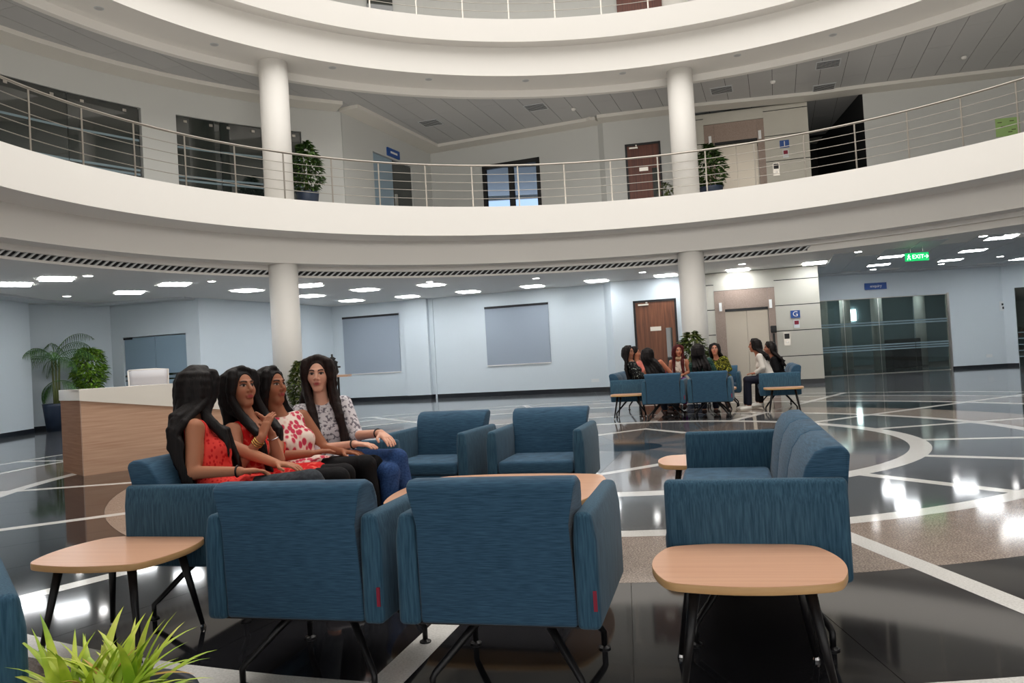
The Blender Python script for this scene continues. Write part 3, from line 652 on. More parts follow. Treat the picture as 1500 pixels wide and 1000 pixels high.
dup(ch, (-.63, 6.43, 0), PI+math.radians(-19), 'empty blue armchair facing the camera behind the coffee table, next to the seated women')
dup(ch, (.21, 6.18, 0), PI+math.radians(-15), 'empty blue armchair facing the camera behind the coffee table, right of its twin')
dup(ch, (-1.85, 2.17, 0), math.radians(-143), 'blue armchair cut off by the lower left edge behind the spiky potted plant')
sofa = seat_unit('sofa', 'empty three-seat blue sofa on the right facing the coffee table', 1.98, 'three-seat blue sofas')
pS = Vector((.595+.355*.97, 3.26-.355*.247)); dS = Vector((.258, .966))
place(sofa, pS.x+dS.x*.99, pS.y+dS.y*.99, math.atan2(dS.x, -dS.y)+PI/2+PI/2 if False else math.radians(90-15.0))
pL = Vector((-2.05+.36*.97, 4.05-.36*.25)); dL = Vector((.25, .968))
dup(sofa, (pL.x+dL.x*.99, pL.y+dL.y*.99, 0), math.radians(-90-14.5), 'three-seat blue sofa on the left with four women sitting on it')
# far group
FG = math.radians(-18)
for (x, y, rz, lab) in ((2.67, 13.95, FG, 'blue armchair of the far group seen from behind, left one'), (3.42, 13.72, FG, 'blue armchair of the far group seen from behind, right one'),
                        (3.45, 16.35, PI+FG, 'blue armchair at the back of the far group facing the camera, left one'), (4.25, 16.1, PI+FG, 'blue armchair at the back of the far group facing the camera, right one')):
    dup(ch, (x, y, 0), rz, lab, 'blue armchairs of the far seating group')
dup(sofa, (2.42, 15.75, 0), math.radians(-90-16), 'three-seat blue sofa of the far group on its left side')
dup(sofa, (5.05, 15.1, 0), math.radians(90-16), 'three-seat blue sofa of the far group on its right side')

# ---------------------------------------------------------------- tables
def outline(w, d, b=.045, n=10, r=.03):
    c = [(-w/2, -d/2), (w/2, -d/2), (w/2, d/2), (-w/2, d/2)]; out = []
    sides = []
    for i in range(4):
        p, q = Vector(c[i]), Vector(c[(i+1) % 4]); nn = Vector(((q-p).y, -(q-p).x)).normalized(); bb = b if i % 2 == 0 else b*1.25
        sides.append([p.lerp(q, tt)+nn*bb*4*tt*(1-tt) for tt in np.linspace(.07, .93, 15)])
    for i in range(4):
        out += [tuple(v) for v in sides[i]]
        a, z, m_ = sides[i][-1], sides[(i+1) % 4][0], Vector(c[(i+1) % 4])
        m_ = a.lerp(z, .5)*-.05+m_*1.05
        for t in (.2, .4, .6, .8): out.append(tuple(a*(1-t)**2+m_*2*t*(1-t)+z*t*t))
    return out
def side_table(label, w=.56, d=.50, zt=.445, name='side_table', group='small beech-topped side tables', cat='table', b=.05):
    t = thing(name, label, cat, group=group)
    o = outline(w, d, b)
    MB().prism([(x*.997, y*.997) for x, y in o], zt-.0015, zt).build('table_top', M['table_top'], t)
    MB().prism(o, zt-.03, zt-.001).build('edge_band', M['edge'], t, bevel=.003, seg=2)
    MB().box(-w*.36, w*.36, -d*.36, d*.36, zt-.045, zt-.03).build('under_frame', M['black_metal'], t)
    for sx in (-1, 1):
        for sy in (-1, 1):
            lg = MB().tube([(sx*w*.34, sy*d*.34, zt-.035), (sx*w*.46, sy*d*.46, .02)], [.021, .011], 12).build('leg', M['black_metal'], t, True)
            MB().lathe([(.014, 0), (.014, .008), (.009, .022)], 12, (sx*w*.462, sy*d*.462)).build('ferrule', M['chrome'], lg)
    return t
st = side_table('beech-topped side table with dark legs at the lower right, in front of the empty sofa'); place(st, .815, 2.91, math.radians(-11.5))
dup(st, (-1.91, 3.745, 0), math.radians(-12.5), 'beech-topped side table with dark legs at the lower left, behind the spiky plant')
dup(st, (1.34, 5.62, 0), math.radians(-14), 'beech-topped side table beyond the far end of the empty sofa')
dup(st, (2.12, 14.62, 0), FG, 'beech-topped side table at the left of the far seating group')
dup(st, (4.78, 14.0, 0), FG, 'beech-topped side table at the right of the far seating group')
ct = side_table('large beech-topped coffee table in the middle of the near seating group', 1.12, 1.0, .445, 'coffee_table', 'beech-topped coffee tables', 'table', .075); place(ct, -.13, 4.88, math.radians(-15))
dup(ct, (3.55, 15.0, 0), FG, 'large beech-topped coffee table in the middle of the far group')

# ---------------------------------------------------------------- reception desk
dk = thing('reception_desk', 'wood-clad reception desk with a white top behind the seated women', 'desk', (-5.77, 10.44, 0), math.radians(44))
Ld, Dd = 2.7, .95
MB().box(.0, Ld, .0, .045, .0, 1.0).build('front_panel', M['desk'], dk)
MB().box(-.002, .05, .046, Dd, .0, 1.0).build('end_panel', wood('desk_end', srgb(136, 96, 70), srgb(160, 118, 90), (1.5, 1.5, 40), .7), dk)
MB().box(Ld-.05, Ld, .046, Dd, 0, 1.0).box(.05, Ld-.05, .3, .34, 0, .9).box(.05, Ld-.05, .3, Dd, .72, .75).build('carcass', M['desk'], dk)
v = [(-.02, -.03, 1.0), (Ld, -.03, .60), (Ld, -.03, 1.15), (-.02, -.03, 1.15), (-.02, .0, 1.0), (Ld, .0, .60), (Ld, .0, 1.15), (-.02, .0, 1.15)]
MB().add(v, [(0, 1, 2, 3), (7, 6, 5, 4), (0, 4, 5, 1), (3, 2, 6, 7), (0, 3, 7, 4), (1, 5, 6, 2)]).build('counter_front', M['counter'], dk)
MB().box(-.02, Ld, .0, .34, 1.11, 1.151).box(-.02, .03, .0, Dd, 1.0, 1.15).build('counter_top', M['counter'], dk, bevel=.004)
# white mesh office chair behind it
oc = thing('office_chair', 'white mesh-backed office chair behind the reception desk', 'chair', (-5.86, 12.6, 0), math.radians(20))
v = []; f = []
for i in range(9):
    for j in range(7):
        x = -.29+.58*i/8*1.0; z = .62+.76*j/6; v.append((x*(1-.06*(1-j/6)), .05*(i-4)**2/16-.02*j/6, z))
for i in range(8):
    for j in range(6): q = i*7+j; f.append((q, q+7, q+8, q+1))
bk = link('backrest', v, f, M['mesh_white'], oc, True); bk.modifiers.new('solid', 'SOLIDIFY').thickness = .008
MB().tube([(-.29, .04, 1.38), (-.1, -.0, 1.385), (.1, -.0, 1.385), (.29, .04, 1.38), (.28, .05, .64), (-.28, .05, .64), (-.29, .04, 1.38)], .016, 8).build('back_frame', M['white'], oc, True)
MB().tube([(-.18, .09, 1.3), (.05, .1, 1.12), (.05, .1, .6)], .014, 8).build('back_brace', M['white'], oc, True)
MB().box(-.25, .25, -.45, .05, .45, .53).build('seat', M['mesh_white'], oc, bevel=.03)
MB().tube([(0, -.2, .45), (0, -.2, .1)], .03, 12).build('gas_lift', M['chrome'], oc, True)
for k in range(5):
    a = 2*PI*k/5; lg = MB().tube([(0, -.2, .12), (.3*math.cos(a), -.2+.3*math.sin(a), .07)], [.025, .016], 8).build('leg', M['white'], oc, True)
    MB().tube([(.3*math.cos(a), -.22+.3*math.sin(a), .03), (.3*math.cos(a), -.18+.3*math.sin(a), .03)], .029, 12).build('castor', M['dark'], lg, True)
# tall stand with a dark ornament behind the fourth woman
p = at(503, 549, 9.0); sd = thing('display_stand', 'tall thin stand with a small brown top behind the long-haired woman in print blouse', 'stand', (p.x-.06, 9.0, 0))
MB().box(-.17, .13, -.12, .12, p.z-.02, p.z+.005).build('stand_top', M['desk'], sd); MB().tube([(.0, 0, p.z-.02), (.0, 0, .7)], .013).build('pole', M['black_metal'], sd)
MB().tube([(0, 0, .7), (0, 0, .02)], .035, 16).build('base_tube', M['chrome'], sd, True); MB().lathe([(.15, 0), (.15, .02)], 24).build('foot', M['chrome'], sd)
q = at(487, 535, 9.0); vs = thing('lantern_ornament', 'dark ornament with a finial on the small brown stand top', 'ornament', (q.x, 9.0, p.z+.005))
MB().lathe([(.05, 0), (.07, .03), (.055, .12), (.065, .15), (.03, .17), (.045, .19), (.012, .21), (.012, .24)], 16).build('body', M['dark'], vs, True)
MB().box(.05, .09, -.012, .012, .08, .10).build('handle', M['dark'], vs)

# ---------------------------------------------------------------- plants
def leaf_quad(l, w, fold=.25, n=4, droop=.3, tipw=.05, wp=.6):
    """a leaf along +y, folded on its midrib"""
    v = []; f = []
    for i in range(n+1):
        t = i/n; ww = w*math.sin(PI*(t**wp)*.96+.02)/2+tipw*w*.1; y = l*t*(1-.15*droop*t); z = -droop*l*t*t
        v += [(-ww, y, z+ww*fold), (0, y, z), (ww, y, z+ww*fold)]
    for i in range(n):
        a = 3*i; f += [(a, a+1, a+4, a+3), (a+1, a+2, a+5, a+4)]
    return v, f
def xf(v, Mx): return [tuple(Mx @ Vector(p)) for p in v]
def aim(p, d, roll=0, s=1):
    d = Vector(d).normalized(); q = d.to_track_quat('Y', 'Z'); return Matrix.Translation(p) @ q.to_matrix().to_4x4() @ Matrix.Rotation(roll, 4, 'Y') @ Matrix.Scale(s, 4)
def pot(t, r, h, m, top=None, box=False):
    if box: 
        MB().prism([(r*math.cos(PI/4+PI/2*k)*1.2, r*math.sin(PI/4+PI/2*k)*1.2) for k in range(4)], 0, h).build('pot', m, t, bevel=.01)
        MB().box(-r*.8, r*.8, -r*.8, r*.8, h, h+.004).build('soil', M['soil'], t)
    else:
        MB().lathe([(r*.78, 0), (r, h*.9), (r*1.03, h), (r*.93, h), (r*.9, h-.03), (0.001, h-.035)], 40).build('pot', m, t, True); MB().lathe([(r*.9, h-.04), (r*.9, h-.03)], 24).build('soil', M['soil'], t)
def bush(label, loc, pr, ph, top, wid, zlow, m, n=420, name='potted_bush', box=False, ls=.13, seed=1, group=None, rnd=False):
    rd = random.Random(seed); t = thing(name, label, 'plant', loc, group=group); pot(t, pr, ph, M['pot_blue'], box=box)
    for k in range(4):
        a = rd.uniform(0, 6.3); MB().tube([(0.03*math.cos(a), .03*math.sin(a), ph-.05), (wid*.15*math.cos(a), wid*.15*math.sin(a), (ph+top)/2), (wid*.35*math.cos(a), wid*.35*math.sin(a), top-.15)], [.016, .012, .006], 6).build('stem', M['stem'], t, True)
    mb = MB()
    for k in range(n):
        a = rd.uniform(0, 6.283); u = rd.random(); zz = zlow+(top-zlow)*u; rr = wid*(math.sqrt(max(.02, 1-(2*u-1)**2)) if rnd else math.sin(PI*min(1, .12+.85*u)**.8))*math.sqrt(rd.uniform(.25, 1))
        v, f = leaf_quad(ls*rd.uniform(.7, 1.2), ls*.42, .3, 3, .35)
        mb.add(xf(v, aim((rr*math.cos(a), rr*math.sin(a), zz), (math.cos(a), math.sin(a), rd.uniform(-.5, .6)), rd.uniform(-.6, .6))), f)
    mb.build('foliage', m, t)['kind'] = 'stuff'
    return t
bush('bright green bushy plant in a pot left of the reception desk, right of the palm', (-11.55, 21.4, 0), .24, .5, 2.15, .40, 1.0, M['leaf_bush'], 1100, ls=.17, seed=3, rnd=True)
pm = thing('potted_palm', 'tall feathery palm in a dark blue pot in the left corner', 'plant', (-12.08, 20.72, 0)); pot(pm, .33, .72, M['pot_blue'], box=False)
rd = random.Random(5)
for k in range(3):
    MB().tube([(.05*k-.05, 0, .65), (.06*k-.06, .02*k, 1.15), (.1*k-.1, .03, 1.9)], [.035, .028, .018], 8).build('stem', M['stem'], pm, True)
for k, (a, ln, el) in enumerate(((2.9, 1.25, .95), (3.4, 1.05, .6), (2.4, .9, .3), (.3, 1.05, .9), (-.3, .9, .45), (.9, 1.1, 1.25), (1.1, 1.45, 1.35), (-1.2, .9, .9), (-2.0, 1.0, 1.0), (3.0, .7, -.1), (0.1, .8, .2), (2.2, 1.2, 1.2))):
    pts = []; z0 = 1.85 if el > .25 else 1.3; ln *= 1.08
    for i in range(13):
        s = i/12*ln; c = el-2.0*(i/12)**1.4; 
        if i == 0: p = Vector((0, 0, z0))
        else: p = pts[-1]+Vector((math.cos(a)*math.cos(c), math.sin(a)*math.cos(c), math.sin(c)))*ln/12
        pts.append(p)
    mb = MB().tube(pts, [.012-.0007*i for i in range(13)], 5)
    for i in range(3, 13):
        d = (pts[i]-pts[i-1]).normalized(); side = d.cross(Vector((0, 0, 1))).normalized()
        for s in (-1, 1):
            for q in (0, .5):
                v, f = leaf_quad(.36*math.sin(PI*(.2+.75*i/12)), .02, .2, 3, .9); mb.add(xf(v, aim(pts[i-1].lerp(pts[i], q), d*.8+side*s+Vector((0, 0, -.1)), 0)), f)
    mb.build('frond', M['leaf_palm'], pm)
cp = rp(10.63, -.65, 0); 
bush('conical dark green potted shrub at the foot of the left column', (-4.65, 17.1, 0), .2, .45, 1.42, .27, .5, M['leaf_dark'], 1300, 'potted_shrub', ls=.11, seed=8)
bush('dark green potted shrub at the foot of the right column behind the far group', (4.42, 19.3, 0), .25, .5, 1.62, .38, .6, M['leaf_dark'], 700, 'potted_shrub', ls=.16, seed=9)
bush('leafy plant in a blue pot on the balcony right of the left column', (-4.72, 18.85, Z1), .27, .5, 1.72, .38, .55, M['leaf_mid'], 800, 'potted_shrub', ls=.16, seed=10)
bush('leafy plant in a blue pot on the balcony right of the right column', (5.55, 20.95, Z1), .32, .5, 1.65, .42, .55, M['leaf_mid'], 800, 'potted_shrub', ls=.16, seed=11)
bush('small dark plant on the balcony left of the right column', (4.45, 21.3, Z1), .16, .22, .75, .22, .25, M['leaf_dark'], 120, 'potted_shrub', ls=.14, seed=12)
bush('small dark plant low against the right upper wall', (10.95, 21.6, Z1), .13, .12, .42, .2, .15, M['leaf_dark'], 90, 'potted_shrub', ls=.12, seed=13)
# spiky plant in the lower left foreground
pc = Vector((-1.15, 2.12, 0)); bp_ = thing('potted_spiky_plant', 'yellow-green spiky-leaved plant in a charcoal pot in the lower left foreground', 'plant', pc)
pot(bp_, .235, .385, M['pot_grey'])
rd = random.Random(21)
for k in range(135):
    a = rd.uniform(0, 6.283); el = rd.uniform(.25, 1.45); ln = rd.uniform(.18, .31)*(1.0 if el > .5 else 1.1); w = rd.uniform(.009, .016); base = Vector((rd.uniform(-.09, .09), rd.uniform(-.09, .09), .34+rd.uniform(0, .03)))
    if k == 0: a, el, ln = .12, .62, .29
    if k == 1: a, el, ln = 2.95, 1.0, .36
    v = []; f = []; p = base.copy(); n = 8
    for i in range(n+1):
        t = i/n; c = el-.9*t**1.6*(1.3-el*.4); d = Vector((math.cos(a)*math.cos(c), math.sin(a)*math.cos(c), math.sin(c)))
        if i: p = p+d*ln/n
        sd_ = Vector((-math.sin(a), math.cos(a), 0)); ww = w*(1-t**2.2)*(.6+.8*min(1, t*3))/1.2; nz = sd_.cross(d)
        v += [p-sd_*ww+nz*ww*.35, p, p+sd_*ww+nz*ww*.35]
    for i in range(n): q = 3*i; f += [(q, q+1, q+4, q+3), (q+1, q+2, q+5, q+4)]
    tipped = k in (0, 7, 19, 33, 50)
    link('leaf', v, f, None, bp_, True, [M['leaf_blade'], M['leaf_tip']], [1 if (tipped and i >= 2*(n-3)) else 0 for i in range(2*n)])
# ---------------------------------------------------------------- people: one smooth surface each, meshed from a blended distance field
def V(*a): return np.array(a, dtype=float)
def nrm(v): return v/np.linalg.norm(v)
class Field:
    def __init__(s, lo, hi, h):
        s.lo = np.array(lo, float); s.h = h; s.n = np.maximum(4, np.ceil((np.array(hi)-s.lo)/h).astype(int)+1)
        s.F = np.full(s.n, .05, np.float32)
    def sub(s, lo, hi, m):
        a = np.clip(np.floor((np.array(lo)-m-s.lo)/s.h).astype(int), 0, s.n-1); b = np.clip(np.ceil((np.array(hi)+m-s.lo)/s.h).astype(int)+1, 1, s.n)
        sl = tuple(slice(int(x), int(max(x+1, y))) for x, y in zip(a, b))
        ax = [(s.lo[i]+s.h*np.arange(sl[i].start, sl[i].stop)).astype(np.float32) for i in range(3)]
        return sl, ax[0][:, None, None], ax[1][None, :, None], ax[2][None, None, :]
    def put(s, sl, d, k, mode):
        A = s.F[sl]
        if mode == 'u':
            if k > 0: h = np.clip(.5+.5*(A-d)/k, 0, 1); s.F[sl] = A*(1-h)+d*h-k*h*(1-h)
            else: s.F[sl] = np.minimum(A, d)
        else:
            d = -d
            if k > 0: h = np.clip(.5-.5*(A-d)/k, 0, 1); s.F[sl] = A*(1-h)+d*h+k*h*(1-h)
            else: s.F[sl] = np.maximum(A, d)
    def caps(s, a, b, ra, rb=None, k=.02, mode='u'):
        rb = ra if rb is None else rb; a = np.array(a, float); b = np.array(b, float); R = max(ra, rb)
        sl, X, Y, Z = s.sub(np.minimum(a, b)-R, np.maximum(a, b)+R, k+2.2*s.h+.012)
        d = b-a; L = max(1e-9, d@d); t = np.clip(((X-a[0])*d[0]+(Y-a[1])*d[1]+(Z-a[2])*d[2])/L, 0, 1)
        q = np.sqrt((X-a[0]-t*d[0])**2+(Y-a[1]-t*d[1])**2+(Z-a[2]-t*d[2])**2)-(ra+(rb-ra)*t); s.put(sl, q, k, mode)
    def ell(s, c, r, R=None, k=.02, mode='u'):
        c = np.array(c, float); r = np.array(r, float); R = np.eye(3) if R is None else R; m = r.max()
        e = np.sqrt(((R*r[:, None])**2).sum(0))
        sl, X, Y, Z = s.sub(c-e, c+e, k+2.2*s.h+.012); X = X-c[0]; Y = Y-c[1]; Z = Z-c[2]
        u = [(X*R[i, 0]+Y*R[i, 1]+Z*R[i, 2])/r[i] for i in range(3)]
        k0 = np.sqrt(u[0]**2+u[1]**2+u[2]**2); k1 = np.sqrt((u[0]/r[0])**2+(u[1]/r[1])**2+(u[2]/r[2])**2)+1e-9
        s.put(sl, k0*(k0-1)/k1, k, mode)
    def plane(s, p, n):                         # keep the side the normal points away from
        X = s.lo[0]+s.h*np.arange(s.n[0]); Y = s.lo[1]+s.h*np.arange(s.n[1]); Z = s.lo[2]+s.h*np.arange(s.n[2])
        d = (X[:, None, None]-p[0])*n[0]+(Y[None, :, None]-p[1])*n[1]+(Z[None, None, :]-p[2])*n[2]
        s.F = np.maximum(s.F, d.astype(np.float32))
    def mesh(s):
        F = s.F; F[0], F[-1], F[:, 0], F[:, -1], F[:, :, 0], F[:, :, -1] = .05, .05, .05, .05, .05, .05
        S = F < 0; c = [S[i:S.shape[0]-1+i, j:S.shape[1]-1+j, k:S.shape[2]-1+k] for i in (0, 1) for j in (0, 1) for k in (0, 1)]
        cnt = sum(x.astype(np.int8) for x in c); act = (cnt > 0) & (cnt < 8); I = np.argwhere(act)
        idx = np.full(act.shape, -1, np.int64); idx[act] = np.arange(len(I))
        acc = np.zeros((len(I), 3)); w = np.zeros(len(I))
        co = [(i, j, k) for i in (0, 1) for j in (0, 1) for k in (0, 1)]
        val = {q: F[I[:, 0]+q[0], I[:, 1]+q[1], I[:, 2]+q[2]].astype(float) for q in co}
        for q in co:
            for ax in range(3):
                if q[ax] == 0:
                    r = list(q); r[ax] = 1; r = tuple(r); a, b = val[q], val[r]; m = (a < 0) != (b < 0)
                    t = np.where(m, a/np.where(m, a-b, 1), 0); P = np.array(q, float)[None].repeat(len(I), 0); P[:, ax] += t
                    acc[m] += P[m]; w[m] += 1
        Vt = s.lo+(I+acc/w[:, None])*s.h; faces = []
        for ax in range(3):
            o1, o2 = [(1, 2), (2, 0), (0, 1)][ax]
            sa = [slice(None)]*3; sb = [slice(None)]*3; sa[ax] = slice(0, -1); sb[ax] = slice(1, None)
            E = S[tuple(sa)] != S[tuple(sb)]; J = np.argwhere(E); J = J[(J[:, o1] > 0) & (J[:, o2] > 0) & (J[:, o1] < s.n[o1]-1) & (J[:, o2] < s.n[o2]-1)]
            def cell(d1, d2): K = J.copy(); K[:, o1] -= d1; K[:, o2] -= d2; return idx[K[:, 0], K[:, 1], K[:, 2]]
            Q = np.stack([cell(1, 1), cell(0, 1), cell(0, 0), cell(1, 0)], 1); neg = ~S[J[:, 0], J[:, 1], J[:, 2]]; Q[neg] = Q[neg][:, ::-1]
            faces.append(Q[(Q >= 0).all(1)])
        return Vt, np.concatenate(faces)
def np_mesh(name, Vt, Q, m, parent, off=None, col=None):
    me = bpy.data.meshes.new(name); Vt = Vt-(0 if off is None else off)
    me.vertices.add(len(Vt)); me.vertices.foreach_set('co', Vt.astype(np.float32).ravel())
    me.loops.add(Q.size); me.loops.foreach_set('vertex_index', Q.astype(np.int32).ravel())
    me.polygons.add(len(Q)); me.polygons.foreach_set('loop_start', np.arange(0, Q.size, 4, dtype=np.int32)); me.polygons.foreach_set('loop_total', np.full(len(Q), 4, np.int32))
    me.update(calc_edges=True); me.polygons.foreach_set('use_smooth', np.ones(len(Q), bool)); me.materials.append(m)
    if col is not None:
        at_ = me.color_attributes.new('Col', 'FLOAT_COLOR', 'POINT'); at_.data.foreach_set('color', np.concatenate([col, np.ones((len(col), 1))], 1).astype(np.float32).ravel())
    o = bpy.data.objects.new(name, me); COL.objects.link(o); o.parent = parent; return o
sk = mat('skin', (.5, .3, .2), .55, spec=.28); n_, l_, b_ = nodes(sk); vc = n_.new('ShaderNodeVertexColor'); vc.layer_name = 'Col'; l_.new(vc.outputs['Color'], b_.inputs['Base Color'])
b_.inputs['Subsurface Weight'].default_value = .08; b_.inputs['Subsurface Radius'].default_value = (.01, .004, .002)
M['skin'] = sk
def hairmat(name, c1, c2):
    m = mat(name, c1, .55, spec=.22); t = tex_noise(m, 1, (170, 170, 9), 3); colour_by(m, t.outputs['Fac'], [(.35, c1), (.7, c2)]); bump(m, t.outputs['Fac'], .5, .004); return m
M['hair'] = hairmat('black_hair', srgb(10, 8, 9), srgb(28, 20, 20)); M['hair_brown'] = hairmat('brown_hair', srgb(20, 13, 13), srgb(46, 28, 24)); M['hair_red'] = hairmat('burgundy_hair', srgb(50, 14, 18), srgb(96, 30, 30))
def cloth(name, c1, c2=None, sc=40, pos=(.45, .55), kind='noise', c3=None, rough=.8):
    m = mat(name, c1, rough, spec=.2); n, l, b = nodes(m)
    if c2 is not None:
        if kind == 'noise': t = tex_noise(m, sc, (1, 1, 1), 2); src = t.outputs['Fac']
        else:
            tc = n.new('ShaderNodeTexCoord'); t = n.new('ShaderNodeTexVoronoi'); t.inputs['Scale'].default_value = sc
            mp = n.new('ShaderNodeMapping'); mp.inputs['Scale'].default_value = (1, 1, .6); l.new(tc.outputs['Object'], mp.inputs['Vector']); l.new(mp.outputs['Vector'], t.inputs['Vector']); src = t.outputs['Distance']
        st_ = [(pos[0], c1), (pos[1], c2)] + ([(min(1, pos[1]+.12), c3)] if c3 else [])
        colour_by(m, src, st_)
    w = tex_noise(m, 9, (1, 1, .6), 3, dist=.6); bump(m, w.outputs['Fac'], .6, .02); return m
def person(label, loc, hip, nb, head, hdir, f, sf=None, R=None, L=None, legs=None, top=None, bottom=None, shoes=None, hair=None, hm='hair', tone=(168, 116, 88), sleeve=0.0, hem=.35, h=.0042, group='women of the near seating group', tilt=0, neckdrop=0.0, hlen=.42, front=.0, bw=1.0, wave=0, hvol=1.0, feet=True, handdir=None, bangs=None):
    """hip/nb(neck base)/head centre in world metres, f = facing of hips, sf = facing of shoulders, R/L = (elbow, wrist, fingertips)"""
    hip, nb, head, f = map(lambda a: np.array(a, float), (hip, nb, head, f)); f = nrm(V(f[0], f[1], 0)); sf = f if sf is None else nrm(V(sf[0], sf[1], 0))
    r = np.cross(f, V(0, 0, 1)); sr = np.cross(sf, V(0, 0, 1)); up = nrm(nb-hip)
    root = thing('person', label, 'person', (loc[0], loc[1], 0), 0, group); off = V(loc[0], loc[1], 0)
    srr = nrm(sr-up*(sr@up)); sff = np.cross(up, srr); T = np.stack([srr, sff, up])
    shR = nb+srr*.155-up*.045; shL = nb-srr*.155-up*.045
    dflt = lambda s, sh: (sh-up*.23+sf*.05+sr*s*.04, hip+f*.27+r*s*.07+V(0, 0, .12), hip+f*.41+r*s*.04+V(0, 0, .115))
    R = R or dflt(1, shR); L = L or dflt(-1, shL)
    R = [np.array(q, float) for q in R]; L = [np.array(q, float) for q in L]
    if legs is None: legs = [(hip+r*s*.085, hip+f*.42+r*s*.10+V(0, 0, .0), hip+f*(.44+.02*s)+r*s*.10+V(0, 0, -(hip[2]-.09)), None) for s in (1, -1)]
    legs = [[None if q is None else np.array(q, float) for q in lg] for lg in legs]
    hd = nrm(np.array(hdir, float)); hr = nrm(np.cross(hd, V(0, 0, 1))+V(0, 0, tilt)); hr = nrm(hr-hd*(hr@hd)); hu = np.cross(hr, hd); Hm = np.stack([hr, hd, hu])
    hp = lambda x, y, z: head+hr*x+hd*y+hu*z
    pts = [hip-V(.2, .2, .15), hip+V(.2, .2, .1), head-V(.14, .14, .16), head+V(.14, .14, .16), shR, shL]+R+L+[q for lg in legs for q in lg if q is not None]
    pts += [np.array(lg[2])+f*.2-V(0, 0, .08) for lg in legs]
    P = np.array(pts); lo = P.min(0)-.09; hi = P.max(0)+.09
    def torso(F, e, shoulder=True, full=True):
        F.caps(hip-r*.07, hip+r*.07, .108+e, k=.03); F.ell(hip+up*.17, (.118+e, .095+e, .15), T, .05)
        F.ell(nb-up*.185, (.132+e, .098+e, .15+e), T, .05); F.caps(nb-up*.20+srr*.062+sff*.062, nb-up*.20+srr*.07+sff*.07, .052+e, k=.035); F.caps(nb-up*.20-srr*.062+sff*.062, nb-up*.20-srr*.07+sff*.07, .052+e, k=.035)
        F.caps(nb-up*.055-srr*.105, nb-up*.055+srr*.105, .05+e, k=.05)
    def hand(F, w, tip, side, curl=1):
        d = nrm(tip-w); ln = min(.185, max(.15, np.linalg.norm(tip-w))); n = V(0, 0, -1); n = n-d*(n@d); n = nrm(n) if np.linalg.norm(n) > .1 else nrm(V(1, 0, 0)-d*d[0]); s = np.cross(d, n)*side
        for q in (-.024, -.008, .008, .024): F.caps(w+d*.012+s*q*.7, w+d*.082+s*q, .0135, .0125, k=.008)
        for q, fl in ((-.029, .8), (-.010, .97), (.010, 1.0), (.029, .9)):
            a = w+d*.085+s*q; b = a+d*.042*fl+n*.006*curl; c = b+nrm(d+n*.55*curl)*.036*fl; F.caps(a, b, .0088, .0082, k=.003); F.caps(b, c, .0082, .0068, k=.003)
        a = w+d*.022+s*.024; b = a+nrm(d*.7+s*.75+n*.3)*.042; c = b+nrm(d+s*.15+n*.3)*.032; F.caps(a, b, .012, .010, k=.008); F.caps(b, c, .010, .008, k=.004)
    F = Field(lo, hi, h); torso(F, 0)
    F.caps(nb-up*.03, hp(0, -.02, -.07), .052, .047, k=.03)
    # head
    F.ell(hp(0, -.012, .028), (.074, .094, .086), Hm, .02); F.ell(hp(0, .022, -.03), (.059, .066, .082), Hm, .03); F.caps(hp(-.012, .056, -.098), hp(.012, .056, -.098), .019, k=.03)
    for s in (-1, 1):
        F.ell(hp(s*.036, .052, -.024), (.026, .028, .03), Hm, .02); F.caps(hp(s*.012, .084, .030), hp(s*.043, .074, .031), .008, .006, k=.012)
        F.ell(hp(s*.031, .096, .009), (.019, .018, .011), Hm, .010, 's'); F.ell(hp(s*.031, .073, .008), (.0135, .0125, .0115), Hm, .003)
        F.ell(hp(s*.074, -.008, -.006), (.010, .018, .030), Hm, .008)
    F.caps(hp(0, .084, .022), hp(0, .107, -.024), .0075, .0105, k=.010)
    for s in (-1, 1): F.caps(hp(s*.011, .095, -.029), hp(s*.013, .090, -.031), .008, k=.006)
    F.caps(hp(-.017, .084, -.056), hp(.017, .084, -.056), .0065, k=.007); F.caps(hp(-.014, .084, -.068), hp(.014, .084, -.068), .0075, k=.007); F.caps(hp(-.022, .0935, -.0618), hp(.022, .0935, -.0618), .0022, k=.003, mode='s')
    for (e_, w_, tp), sh, sd in ((R, shR, 1), (L, shL, -1)):
        F.caps(sh, e_, .046, .037, k=.03); F.caps(e_, w_, .036, .024, k=.012); hand(F, w_, tp, sd)
    for (a_, k_, an, _) in legs:
        F.caps(a_, k_, .083, .056, k=.03); F.caps(k_, an, .054, .036, k=.02); ft = an+f*.15-V(0, 0, .045); F.caps(an-V(0, 0, .03), ft, .034, .026, k=.02)
    Vt, Q = F.mesh()
    base = np.array(srgb(*tone)); C = np.tile(base, (len(Vt), 1)); q = (Vt-head)@Hm.T
    def blend(mask, c): C[:] = C*(1-mask[:, None])+np.array(c)*mask[:, None]
    sm = lambda d, a: np.clip(1-d/a, 0, 1)
    fr = q[:, 1] > .03
    lip = fr*np.clip(1.6-np.sqrt((q[:, 0]/.025)**2+((q[:, 2]+.062)/.0125)**2)*1.25, 0, 1); blend(lip, srgb(158, 62, 62))
    for s in (-1, 1):
        d = np.sqrt(((q[:, 0]-s*.031)/.0165)**2+((q[:, 2]-.008)/.0075)**2); blend(fr*np.clip((1.12-d)*4, 0, 1), srgb(196, 180, 172))
        d = np.sqrt((q[:, 0]-s*.031)**2+(q[:, 2]-.008)**2); blend(fr*np.clip((.0095-d)/.002, 0, 1), srgb(34, 20, 16))
        d = np.abs(q[:, 2]-(.0155-((q[:, 0]-s*.031)/.0165)**2*.006))/.0042; blend(fr*np.clip(1.3-d, 0, 1)*(np.abs(q[:, 0]-s*.031) < .018), srgb(26, 16, 14))
